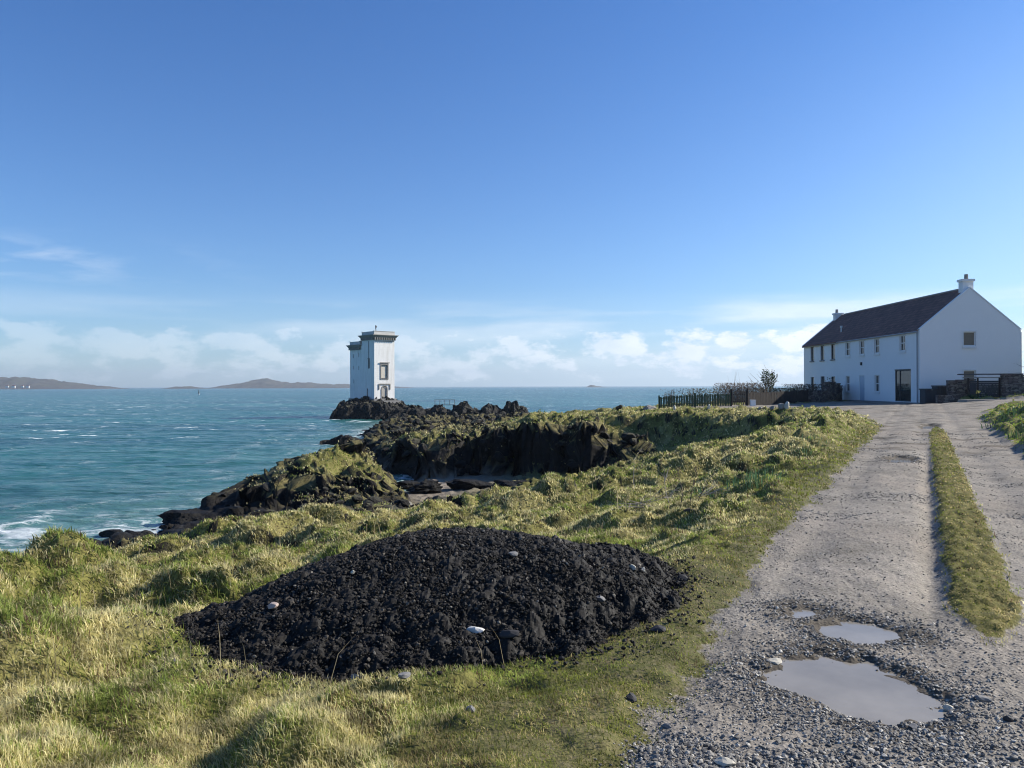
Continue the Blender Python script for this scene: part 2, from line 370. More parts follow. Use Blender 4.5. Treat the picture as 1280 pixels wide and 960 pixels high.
def ground_material():
    t = NT('land'); P = t.co()
    # turf
    brk = t.math('MULTIPLY', t.math('SUBTRACT', t.noise(11, 6, .75), .5), 1.6)
    def crisp(a): return t.ramp(t.math('ADD', t.attr(a), brk), [(.38, 0.0), (.60, 1.0)])
    g = t.ramp(t.noise(.9, 5, .6), [(.3, (.10, .10, .024)), (.5, (.18, .165, .048)), (.7, (.29, .25, .10))])
    g2 = t.ramp(t.noise(22, 4, .7), [(.35, .42), (.6, 1.25)])
    g = t.mix(1.0, g, g2, 'MULTIPLY')
    lw = t.ramp(t.noise(16, 6, .75), [(.36, (.035, .045, .014)), (.48, (.085, .085, .030)), (.58, (.12, .10, .055)), (.72, (.22, .19, .14))])
    g = t.mix(t.math('MULTIPLY', t.attr('lawn'), .75), g, lw)
    # moss/strip
    st = t.ramp(t.noise(9, 5, .7), [(.35, (.07, .065, .016)), (.55, (.14, .125, .03)), (.7, (.20, .15, .06))])
    g = t.mix(crisp('strip'), g, st)
    # rock
    rb = t.ramp(t.noise(1.4, 8, .7), [(.35, (.009, .008, .008)), (.58, (.020, .018, .016)), (.8, (.055, .048, .040))])
    lich = t.ramp(t.noise(.7, 6, .75), [(.62, 0.0), (.68, 1.0)])
    rb = t.mix(t.math('MULTIPLY', lich, .30), rb, (.30, .29, .26))
    geo = t.add('ShaderNodeNewGeometry'); sx = t.add('ShaderNodeSeparateXYZ'); t.lk(geo.outputs['True Normal'], sx.inputs[0])
    pz = t.add('ShaderNodeSeparateXYZ'); t.lk(P, pz.inputs[0])
    flat = t.ramp(t.math('ADD', sx.outputs[2], t.math('MULTIPLY', t.math('SUBTRACT', t.noise(1.6, 5, .7), .5), .7)), [(.62, 0.0), (.80, 1.0)])
    high = t.ramp(t.math('MULTIPLY', t.math('ADD', pz.outputs[2], t.math('MULTIPLY', t.noise(.5, 4), .9)), .2), [(.27, 0.0), (.36, 1.0)])
    grassy_rock = t.math('MULTIPLY', flat, high)
    rockf = t.math('MAXIMUM', t.math('MULTIPLY', t.attr('rock'), t.math('SUBTRACT', 1.0, grassy_rock)), t.math('SUBTRACT', 1.0, t.ramp(pz.outputs[2], [(.0, 0.0), (1.0, 1.0)])))
    steepf = t.ramp(t.math('ADD', sx.outputs[2], t.math('MULTIPLY', t.math('SUBTRACT', t.noise(3, 5, .7), .5), .5)), [(.45, 1.0), (.62, 0.0)])
    rockf = t.math('MAXIMUM', rockf, t.math('MULTIPLY', steepf, t.attr('wild')))
    g = t.mix(t.math('MULTIPLY', t.attr('rock'), .8), g, t.ramp(t.noise(2.4, 6, .7), [(.35, (.04, .035, .016)), (.55, (.12, .10, .045)), (.7, (.20, .165, .085))]))
    c = t.mix(rockf, g, rb)
    # sand
    sd = t.ramp(t.noise(3, 5, .6), [(.3, (.20, .16, .12)), (.7, (.34, .29, .23))])
    c = t.mix(t.attr('sand'), c, sd)
    # gravel track
    v = t.voro(60, out='Color'); vs = t.add('ShaderNodeSeparateColor'); t.lk(v, vs.inputs[0])
    dust = t.ramp(t.noise(1.1, 6, .65), [(.3, (.165, .145, .118)), (.5, (.25, .222, .184)), (.75, (.345, .31, .258))])
    pink = t.ramp(t.noise(.55, 3, .6), [(.45, 0.0), (.7, .55)])
    dust = t.mix(pink, dust, (.26, .215, .17))
    spk = t.ramp(vs.outputs[0], [(.0, .55), (.35, .88), (.8, 1.06), (1.0, 1.3)])
    gv = t.mix(.8, dust, spk, 'MULTIPLY')
    fine = t.ramp(t.noise(140, 3, .7), [(.3, .75), (.7, 1.2)])
    gv = t.mix(.8, gv, fine, 'MULTIPLY')
    gv = t.mix(t.attr('wet'), gv, t.mix(1.0, gv, (.40, .38, .35), 'MULTIPLY'))
    c = t.mix(crisp('road'), c, gv)
    t.lk(c, t.b.inputs['Base Color'])
    rg = t.mix(rockf, .9, .75)
    t.lk(t.math('MULTIPLY', rg, 1.0), t.b.inputs['Roughness'])
    h = t.math('ADD', t.math('MULTIPLY', t.voro(60), .5), t.math('MULTIPLY', t.noise(30, 6, .7), 1.0))
    n1 = t.bump(h, .7, .012)
    hr = t.math('MULTIPLY', t.math('ADD', t.noise(3, 8, .75), t.voro(2.2, 'F1')), rockf)
    n2 = t.bump(hr, .8, .25, n1)
    t.set(normal=n2, spec=.18)
    return t.m

def sea_material():
    t = NT('sea_water'); P = t.co()
    Ps = t.mapping(P, (1, 1, 1))
    pat = t.noise(.012, 3, .5, t.mapping(P, (.5, 2.2, 1)))  # colour bands stand in for cloud shadow and wind-darkened water
    deep = t.ramp(pat, [(.35, (.017, .076, .084)), (.5, (.024, .112, .108)), (.68, (.034, .148, .132))])
    c = t.mix(t.attr('shallow'), deep, (.10, .20, .18))
    # white horses
    fo = t.noise(.30, 6, .70, t.mapping(P, (.45, 1.3, 1)))
    big = t.noise(.010, 2, .5)
    wh = t.ramp(t.math('ADD', fo, t.math('MULTIPLY', big, .12)), [(.672, 0.0), (.71, 1.0)])
    wh = t.math('MULTIPLY', wh, t.attr('open'))
    lace = t.ramp(t.noise(1.1, 8, .8, t.mapping(P, (.8, 1.6, 1)), .6), [(.49, 0.0), (.60, 1.0)])
    sf = t.math('MULTIPLY', lace, t.attr('surf'))
    core = t.ramp(t.attr('surf'), [(.75, 0.0), (1.0, .9)])
    f = t.math('MINIMUM', t.math('MAXIMUM', wh, t.math('MAXIMUM', sf, core)), 1.0)
    c = t.mix(f, c, (.82, .84, .85))
    w1 = t.noise(.9, 7, .62, t.mapping(P, (.6, 1.5, 1), (0, 0, .25)))
    w2 = t.noise(.10, 4, .55, t.mapping(P, (.5, 1.7, 1), (0, 0, .25)))
    nb = t.bump(w1, 1.0, .34); nb = t.bump(w2, 1.0, 2.0, nb)
    t.set(c, t.mix(f, .22, .9), nb, .16)
    return t.m
# ------------------------------------------------------------------ camera, sky, sun
cam = bpy.data.cameras.new('camera'); cam.lens = 27.0; cam.sensor_width = 36.0; cam.clip_start = .05; cam.clip_end = 60000
camo = bpy.data.objects.new('camera', cam); COL.objects.link(camo); sc.camera = camo
camo.location = (0, 0, CAMZ)
camo.rotation_euler = (Matrix.Rotation(R(.15), 4, 'Y') @ Matrix.Rotation(R(90.18), 4, 'X')).to_euler()
SUN_AZ, SUN_EL = 74.0, 32.0
w = bpy.data.worlds.new('World'); sc.world = w; w.use_nodes = True
nt = w.node_tree; N = nt.nodes; L = nt.links
bg = N['Background']; sky = N.new('ShaderNodeTexSky'); sky.sky_type = 'NISHITA'; sky.sun_disc = False
sky.sun_elevation = R(SUN_EL); sky.sun_rotation = R(SUN_AZ); sky.altitude = 0; sky.air_density = 1.0; sky.dust_density = .55; sky.ozone_density = 2.6
bg.inputs['Strength'].default_value = .092
def WN(t, **k):
    n = N.new(t)
    for a, v in k.items(): setattr(n, a, v)
    return n
def wm(op, a, b=None, c=None):
    n = WN('ShaderNodeMath', operation=op)
    for i, v in enumerate((a, b, c)):
        if v is None: continue
        if isinstance(v, (int, float)): n.inputs[i].default_value = v
        else: L.new(v, n.inputs[i])
    return n.outputs[0]
def wramp(f, st):
    n = WN('ShaderNodeValToRGB'); e = n.color_ramp.elements
    while len(e) < len(st): e.new(.5)
    for i, (p, c) in enumerate(st): e[i].position = p; e[i].color = (c, c, c, 1)
    L.new(f, n.inputs[0]); return n.outputs[0]
tc = WN('ShaderNodeTexCoord'); sp = WN('ShaderNodeSeparateXYZ'); L.new(tc.outputs['Generated'], sp.inputs[0])
X_, Y_, Z_ = sp.outputs
az = wm('ARCTAN2', X_, Y_); el = wm('ARCSINE', Z_)
def cvec(sa, se, oz=0.0):
    c = WN('ShaderNodeCombineXYZ'); L.new(wm('MULTIPLY', az, sa), c.inputs[0]); L.new(wm('MULTIPLY', el, se), c.inputs[1]); c.inputs[2].default_value = oz
    return c.outputs[0]
def wnoise(vec, scale, det, rough, dist=0.0):
    n = WN('ShaderNodeTexNoise'); n.inputs['Scale'].default_value = scale; n.inputs['Detail'].default_value = det; n.inputs['Roughness'].default_value = rough
    n.inputs['Distortion'].default_value = dist; L.new(vec, n.inputs['Vector']); return n.outputs['Fac']
def gauss(x, c, s):
    d = wm('DIVIDE', wm('SUBTRACT', x, c), s); return wm('POWER', 2.718, wm('MULTIPLY', wm('MULTIPLY', d, d), -1))
# cumulus band low over the sea
cum = wnoise(cvec(1, 2.0), 15, 9, .62)
band = wramp(el, [(.0, .45), (.012, .75), (.045, 1.05), (.068, .9), (.088, .0)])
cumf = wramp(wm('ADD', cum, wm('MULTIPLY', wm('SUBTRACT', band, 1), .33)), [(.43, 0.0), (.525, 1.0)])
right = wramp(wm('ADD', wm('MULTIPLY', az, .8), .5), [(.05, .26), (.42, .56), (.72, 1.0)])
cumf = wm('MULTIPLY', cumf, right)
# a thin veil above and below the cumulus
veil = wnoise(cvec(1, 9.0, 3.0), 4, 5, .5)
vf = wm('MULTIPLY', wramp(veil, [(.42, 0.0), (.65, .75)]), wramp(el, [(.02, .35), (.08, .9), (.098, .7), (.115, 0.0)]))
vf = wm('MULTIPLY', vf, right)
# milky air above the horizon
milk = wm('MULTIPLY', wramp(el, [(.0, .62), (.05, .42), (.13, .0)]), wramp(wm('ADD', wm('MULTIPLY', az, .8), .5), [(.1, .35), (.8, 1.0)]))
glow = wm('MULTIPLY', wramp(el, [(.0, .80), (.16, .62), (.42, .0)]), gauss(az, .95, .42))
milk = wm('MAXIMUM', milk, glow)
# high wisps on the left
wv = WN('ShaderNodeMapping'); L.new(cvec(1, 5.5, 7.0), wv.inputs[0]); wv.inputs['Rotation'].default_value = (0, 0, .42)
wis = wnoise(wv.outputs[0], 9, 6, .6, .4)
wisf = wm('MULTIPLY', wramp(wis, [(.50, 0.0), (.74, .36)]), wm('MULTIPLY', gauss(el, .142, .022), gauss(az, -.56, .16)))
tot = wm('MAXIMUM', wm('MAXIMUM', cumf, vf), wisf)
gy = WN('ShaderNodeCombineXYZ')
shade = wramp(wnoise(cvec(1, 2.4, 1.7), 18, 6, .6), [(.35, .62), (.62, 1.0)])
cc = WN('ShaderNodeMix', data_type='RGBA'); L.new(shade, cc.inputs[0])
cc.inputs[6].default_value = (4.2, 5.4, 7.0, 1); cc.inputs[7].default_value = (7.6, 8.1, 8.7, 1)
tint = WN('ShaderNodeMix', data_type='RGBA', blend_type='MULTIPLY'); tint.inputs[0].default_value = 1; L.new(sky.outputs[0], tint.inputs[6]); tr_ = WN('ShaderNodeValToRGB'); L.new(wm('MULTIPLY', Z_, 1.0), tr_.inputs[0]); tr_.color_ramp.elements[0].position = .03; tr_.color_ramp.elements[0].color = (.66, .88, 1.16, 1); tr_.color_ramp.elements[1].position = .5; tr_.color_ramp.elements[1].color = (.37, .70, 1.13, 1); L.new(tr_.outputs[0], tint.inputs[7])
m1 = WN('ShaderNodeMix', data_type='RGBA'); L.new(milk, m1.inputs[0]); L.new(tint.outputs[2], m1.inputs[6]); m1.inputs[7].default_value = (4.2, 5.9, 7.9, 1)
m2 = WN('ShaderNodeMix', data_type='RGBA'); L.new(tot, m2.inputs[0]); L.new(m1.outputs[2], m2.inputs[6]); L.new(cc.outputs[2], m2.inputs[7])
L.new(m2.outputs[2], bg.inputs['Color'])
sun = bpy.data.lights.new('sun', 'SUN'); sun.energy = 5.0; sun.angle = R(.53); sun.color = (1, .94, .83)
suno = bpy.data.objects.new('sun', sun); COL.objects.link(suno)
sd_ = Vector((math.sin(R(SUN_AZ)) * math.cos(R(SUN_EL)), math.cos(R(SUN_AZ)) * math.cos(R(SUN_EL)), math.sin(R(SUN_EL))))
suno.rotation_euler = sd_.to_track_quat('Z', 'Y').to_euler(); suno.location = sd_ * 200
vs = sc.view_settings; vs.view_transform = 'Standard'; vs.look = 'None'; vs.gamma = 1; vs.exposure = 0.58; vs.use_curve_mapping = False
sc.cycles.max_bounces = 6; sc.cycles.diffuse_bounces = 3; sc.cycles.glossy_bounces = 3; sc.cycles.use_denoising = True; sc.cycles.filter_width = 1.1; sc.cycles.denoising_prefilter = 'ACCURATE'
sc.cycles.caustics_reflective = False; sc.cycles.caustics_refractive = False

# ------------------------------------------------------------------ ground mesh on a polar grid, finest where the ground is near
M_LAND = ground_material(); M_SEA = sea_material()
def axis_az():
    a = np.concatenate([np.linspace(-180, -42, 70)[:-1], np.linspace(-42, 42, 960), np.linspace(42, 180, 70)[1:-1]])
    return np.radians(a)
def axis_r(r0, r1, step):
    n = int(math.log(r1 / r0) / step); return r0 * np.exp(np.linspace(0, math.log(r1 / r0), n))
A = axis_az(); RR = np.concatenate([[.02, .3, .6, .9, 1.2, 1.5, 1.8], axis_r(2.0, 150, .0066), [160, 180, 220]])
na, nr = len(A), len(RR)
rr, aa = np.meshgrid(RR, A, indexing='ij')
gx_ = (rr * np.sin(aa)).ravel(); gy_ = (rr * np.cos(aa)).ravel()
gzv, mroad, mrock, msand, mstrip, mleft, mlawn = terrain(gx_, gy_)
dispx = mrock * .6 * fbm(gx_ / 1.6, gzv * 1.1, 4, 201) * sstep(20, 30, gy_); dispy = mrock * .85 * fbm(gx_ / 1.9, gzv * 1.2, 4, 202) * sstep(20, 30, gy_)
V = np.stack([gx_ + dispx, gy_ + dispy, gzv], 1)
wet = np.zeros_like(gx_)
for (P_, lv) in PUDDLES:
    wet = np.maximum(wet, sstep(-.22, -.03, poly_sd(gx_, gy_, P_) + .12 * fbm(gx_ * 3, gy_ * 3, 3, 205)))
# damp, coarse patches across the track
t_, s_ = road_ts(gx_, gy_)
wet = np.maximum(wet, sstep(.25, .6, fbm(gx_ / 1.5, gy_ / .9, 3, 206)) * sstep(6, 10, s_) * .8)
wild = sstep(-2.2, -3.4, t_) * sstep(9, 14, gy_)
idx = np.arange(na * nr).reshape(nr, na); nx = np.roll(idx, -1, axis=1)
q = np.stack([idx[:-1], nx[:-1], nx[1:], idx[1:]], -1).reshape(-1, 4)[:, ::-1]
zc = gzv[q].mean(1); keep = zc > -2.5
rc = mroad[q].mean(1); sc_ = msand[q].mean(1)
cls = np.where(rc > .5, 1, np.where((sc_ > .5) & (zc > -.6) & (mrock[q].mean(1) < .4), 2, 0))
for k, nm in ((0, 'terrain'), (1, 'gravel_road'), (2, 'beach')):
    qq = q[keep & (cls == k)]
    u, inv = np.unique(qq, return_inverse=True)
    tag(np_mesh(nm, V[u], inv.ravel(), np.full(len(qq), 4), M_LAND, attrs=dict(road=mroad[u], rock=mrock[u], sand=msand[u], strip=mstrip[u], lawn=mlawn[u], wet=wet[u], wild=wild[u])), kind='structure')

# ------------------------------------------------------------------ sea
SA = np.radians(np.concatenate([np.linspace(-110, -45, 20)[:-1], np.linspace(-45, 45, 620), np.linspace(45, 110, 20)[1:]]))
SR = np.concatenate([axis_r(14, 420, .0085), axis_r(440, 45000, .12)])
r2, a2 = np.meshgrid(SR, SA, indexing='ij'); sx = (r2 * np.sin(a2)).ravel(); sy = (r2 * np.cos(a2)).ravel(); sr = r2.ravel()
gh = np.full(sx.shape, -3.0); nearm = sr < 175
gh[nearm] = terrain(sx[nearm], sy[nearm])[0]
fade = sstep(420, 150, sr)
wz = (.10 * fbm((sx * .9 + sy * .4) / 3.2, (sy * .9 - sx * .4) / 1.6, 4, 301) + .10 * perlin((sx + .3 * sy) / 14, (sy - .3 * sx) / 6, 305)) * fade
shal = sstep(-.9, -.05, gh) * .55 + sstep(60, 22, sr) * .30 + sstep(-2.2, -.4, gh) * .15
nearf = .35 + .65 * sstep(46, 38, sr)
surf = sstep(-.5, -.05, gh + .25 * fbm(sx / 3, sy / 3, 3, 309)) * .75 * (.5 + .5 * nearf)
for (c, ww, a) in ((-.95, .07, .95), (-.6, .06, 1.0)):
    surf = np.maximum(surf, a * np.exp(-((gh + .12 * fbm(sx / 5, sy / 5, 3, 310) - c) / ww) ** 2) * sstep(-.15, .3, fbm(sx / 6, sy / 6, 2, 311) + .15) * nearf)
yb = 31.6 + .10 * (sx + 16) + 1.3 * fbm(sx / 4, sy / 4, 3, 321)
surf = np.maximum(surf, .92 * np.exp(-((sy - yb) / 1.15) ** 2) * sstep(-11.5, -13.5, sx) * sstep(-34, -20, sx))
surf = np.maximum(surf, .62 * np.exp(-((sy - yb + 2.6) / 1.6) ** 2) * sstep(-12, -14, sx) * sstep(-30, -20, sx))
surf = np.maximum(surf, .9 * sstep(175, 100, sr) * sstep(-.10, .02, gh))
wz += .10 * surf * fade
n1_, n2_ = len(SR), len(SA); idx = np.arange(n1_ * n2_).reshape(n1_, n2_)
q = np.stack([idx[:-1, :-1], idx[1:, :-1], idx[1:, 1:], idx[:-1, 1:]], -1).reshape(-1, 4)
tag(np_mesh('sea', np.stack([sx, sy, wz], 1), q, np.full(len(q), 4), M_SEA, attrs=dict(shallow=np.clip(shal, 0, 1), surf=np.clip(surf, 0, 1), open=sstep(45, 110, sr))), kind='structure')
# ------------------------------------------------------------------ mesh builder
class MB:
    def __init__(s, frame=None):
        s.v = []; s.f = []; s.fr = frame or Matrix.Identity(4)
    def P(s, p): return tuple(s.fr @ Vector(p))
    def poly(s, pts):
        k = len(s.v); s.v += [s.P(p) for p in pts]; s.f.append(tuple(range(k, k + len(pts))))
    def box(s, x0, x1, y0, y1, z0, z1, jit=0.0):
        k = len(s.v)
        for z in (z0, z1):
            for (x, y) in ((x0, y0), (x1, y0), (x1, y1), (x0, y1)):
                s.v.append(s.P((x + random.uniform(-jit, jit), y + random.uniform(-jit, jit), z + random.uniform(-jit, jit))))
        s.f += [tuple(k + i for i in f) for f in ((0, 3, 2, 1), (4, 5, 6, 7), (0, 1, 5, 4), (1, 2, 6, 5), (2, 3, 7, 6), (3, 0, 4, 7))]
    def frustum(s, x0, x1, y0, y1, z0, x2, x3, y2, y3, z1):
        k = len(s.v)
        for (a, b, c, d, z) in ((x0, x1, y0, y1, z0), (x2, x3, y2, y3, z1)):
            for (x, y) in ((a, c), (b, c), (b, d), (a, d)): s.v.append(s.P((x, y, z)))
        s.f += [tuple(k + i for i in f) for f in ((0, 3, 2, 1), (4, 5, 6, 7), (0, 1, 5, 4), (1, 2, 6, 5), (2, 3, 7, 6), (3, 0, 4, 7))]
    def tube(s, pts, r, n=6, cap=True):
        pts = [Vector(p) for p in pts]; rs = r if isinstance(r, (list, tuple)) else [r] * len(pts)
        k = len(s.v)
        for i, p in enumerate(pts):
            d = (pts[min(i + 1, len(pts) - 1)] - pts[max(i - 1, 0)]).normalized()
            a = d.cross(Vector((0, 0, 1)) if abs(d.z) < .9 else Vector((1, 0, 0))).normalized(); b = d.cross(a)
            for j in range(n):
                t = 2 * math.pi * j / n; s.v.append(s.P(p + (a * math.cos(t) + b * math.sin(t)) * rs[i]))
        for i in range(len(pts) - 1):
            for j in range(n):
                s.f.append((k + i * n + j, k + i * n + (j + 1) % n, k + (i + 1) * n + (j + 1) % n, k + (i + 1) * n + j))
        if cap:
            s.f.append(tuple(k + j for j in range(n))[::-1]); s.f.append(tuple(k + (len(pts) - 1) * n + j for j in range(n)))
    def blob(s, c, r, sq=(1, 1, 1), seed=0, n=1, cuts=6):
        vv, ff = rock_shape(seed, n, cuts); k = len(s.v)
        for p in vv: s.v.append(s.P((c[0] + p[0] * r * sq[0], c[1] + p[1] * r * sq[1], c[2] + p[2] * r * sq[2])))
        s.f += [tuple(k + i for i in f) for f in ff]
    def build(s, name, mat, parent=None, smooth=False, loc=None):
        me = bpy.data.meshes.new(name)
        v = s.v
        if loc is not None: v = [(a - loc[0], b - loc[1], c - loc[2]) for a, b, c in v]
        me.from_pydata(v, [], s.f); me.materials.append(mat); me.update()
        if smooth: me.polygons.foreach_set('use_smooth', [True] * len(me.polygons))
        o = bpy.data.objects.new(name, me); COL.objects.link(o)
        if loc is not None: o.location = loc
        if parent: o.parent = parent
        return o

import bmesh
_ico = {}
def ico(n):
    if n not in _ico:
        b = bmesh.new(); bmesh.ops.create_icosphere(b, subdivisions=n, radius=1.0)
        b.verts.ensure_lookup_table()
        _ico[n] = (np.array([v.co[:] for v in b.verts]), np.array([[v.index for v in f.verts] for f in b.faces])); b.free()
    return _ico[n]
def rock_shape(seed, n=2, cuts=9, rough=.05):
    r = np.random.default_rng(seed); V0, F = ico(n); V1 = V0.copy()
    for _ in range(cuts):
        d = r.normal(size=3); d /= np.linalg.norm(d); h = r.uniform(.45, .85)
        e = V1 @ d - h; V1 -= np.clip(e, 0, None)[:, None] * d * .97
    V1 += r.normal(size=V1.shape) * rough * (.4 if n > 2 else 1)
    return V1, F

def box_label(o, *a, **k): return tag(o, *a, **k)

# ------------------------------------------------------------------ materials of built things
M_harl = simple('white_render', (.80, .80, .79), .9, .03, 1.5, .01, 14)
M_slate = NT('slates')
def _slate():
    t = M_slate; uv = t.co()
    mp = t.mapping(uv, (1, 1, 1))
    b = t.add('ShaderNodeTexBrick'); b.inputs['Scale'].default_value = 1.0; b.inputs['Brick Width'].default_value = .30; b.inputs['Row Height'].default_value = .22
    b.inputs['Mortar Size'].default_value = .012; b.inputs['Color1'].default_value = (.12, .050, .034, 1); b.inputs['Color2'].default_value = (.20, .092, .062, 1); b.inputs['Mortar'].default_value = (.015, .013, .014, 1)
    sw = t.add('ShaderNodeSeparateXYZ'); t.lk(uv, sw.inputs[0]); cb = t.add('ShaderNodeCombineXYZ'); t.lk(sw.outputs[1], cb.inputs[0]); t.lk(sw.outputs[2], cb.inputs[1])
    t.lk(cb.outputs[0], b.inputs['Vector'])
    c = t.mix(.5, b.outputs['Color'], t.ramp(t.noise(1.3, 5, .7), [(.3, .5), (.7, 1.5)]), 'MULTIPLY')
    t.set(c, .8, t.bump(b.outputs['Fac'], .4, -.01))
_slate(); M_slate = M_slate.m
M_frame = simple('painted_frame', (.74, .74, .73), .5)
M_dframe = simple('dark_frame', (.05, .05, .055), .5)
M_glass = NT('window_glass').set((.02, .023, .025), .04, spec=.8)
M_blind = simple('drawn_blind', (.20, .17, .13), .8)
M_door = simple('door_paint', (.42, .50, .58), .5)
M_stonew = NT('field_stone')
def _sw():
    t = M_stonew
    v = t.add('ShaderNodeTexVoronoi', feature='DISTANCE_TO_EDGE'); v.inputs['Scale'].default_value = 4.2; t.lk(t.mapping(t.co(), (1, 1, 1.7)), v.inputs['Vector'])
    vc = t.add('ShaderNodeTexVoronoi'); vc.inputs['Scale'].default_value = 4.2; t.lk(t.mapping(t.co(), (1, 1, 1.7)), vc.inputs['Vector'])
    sc_ = t.add('ShaderNodeSeparateColor'); t.lk(vc.outputs['Color'], sc_.inputs[0])
    c = t.ramp(sc_.outputs[0], [(0, (.07, .055, .048)), (.5, (.13, .10, .09)), (1, (.22, .19, .16))])
    j = t.ramp(v.outputs['Distance'], [(.0, .35), (.09, 1.0)])
    t.set(t.mix(1.0, c, j, 'MULTIPLY'), .9, t.bump(j, .7, .03))
_sw(); M_stonew = M_stonew.m
M_wood = simple('weathered_timber_shaded', (.026, .020, .017), .85, .35, 5, .004, 40)  # brown darkened well down: shade of the garden fence put into its colour
M_greenwood = simple('green_fence_timber', (.045, .070, .036), .8, .35, 5, .004, 40)
M_darkpaint = simple('dark_timber', (.028, .034, .042), .7, .3, 4)
M_steel = simple('dull_steel', (.12, .12, .12), .5, .2, 5)
M_cope = simple('stone_trim', (.24, .225, .20), .85, .3, 3, .01, 20)
M_gutter = simple('gutter_grey', (.30, .33, .36), .5)
M_plinth = simple('grey_concrete', (.22, .21, .20), .9, .2, 2)

def facade(mb, L_, H_, holes, depth=.14, top=None):
    """a wall face in the local xz plane at y=0 facing -y, with real openings and reveals; holes = (x0, x1, z0, z1)"""
    xs = sorted({0, L_} | {h[0] for h in holes} | {h[1] for h in holes}); zs = sorted({0, H_} | {h[2] for h in holes} | {h[3] for h in holes})
    for i in range(len(xs) - 1):
        for j in range(len(zs) - 1):
            cx, cz = (xs[i] + xs[i + 1]) / 2, (zs[j] + zs[j + 1]) / 2
            if any(h[0] < cx < h[1] and h[2] < cz < h[3] for h in holes): continue
            mb.poly([(xs[i], 0, zs[j]), (xs[i + 1], 0, zs[j]), (xs[i + 1], 0, zs[j + 1]), (xs[i], 0, zs[j + 1])])
    for (a, b, c, d) in holes:
        mb.poly([(a, 0, c), (a, 0, d), (a, depth, d), (a, depth, c)]); mb.poly([(b, 0, d), (b, 0, c), (b, depth, c), (b, depth, d)])
        mb.poly([(a, 0, d), (b, 0, d), (b, depth, d), (a, depth, d)]); mb.poly([(b, 0, c), (a, 0, c), (a, depth, c), (b, depth, c)])

def window(fr, h, parent, fm, style, y=.09, gm=None, surround=0.0):
    a, b, c, d = h; f = MB(fr); w = .055
    f.box(a, a + w, y - .03, y + .04, c, d); f.box(b - w, b, y - .03, y + .04, c, d)
    f.box(a + w, b - w, y - .03, y + .04, d - w, d); f.box(a + w, b - w, y - .03, y + .04, c, c + w)
    if style == 'sash':
        m = (c + d) / 2; f.box(a + w, b - w, y - .02, y + .03, m - .03, m + .03); x = (a + b) / 2
        f.box(x - .02, x + .02, y - .015, y + .02, c + w, m - .03); f.box(x - .02, x + .02, y - .015, y + .02, m + .03, d - w)
    if surround:
        s = surround
        for q in ((a - s, a - .002, c - s, d + s), (b + .002, b + s, c - s, d + s), (a - .001, b + .001, d + .002, d + s), (a - .001, b + .001, c - s, c - .002)):
            f.box(q[0], q[1], -.035, -.003, q[2], q[3])
    f.box(a - .06, b + .06, -.09, -.036 if surround else -.002, c - .10 - surround, c - .02 - surround)
    o = f.build('window', fm, parent)
    g = MB(fr); g.box(a + w * .5, b - w * .5, y + .0, y + .012, c + w * .5, d - w * .5); g.build('pane', gm or M_glass, o)
    return o

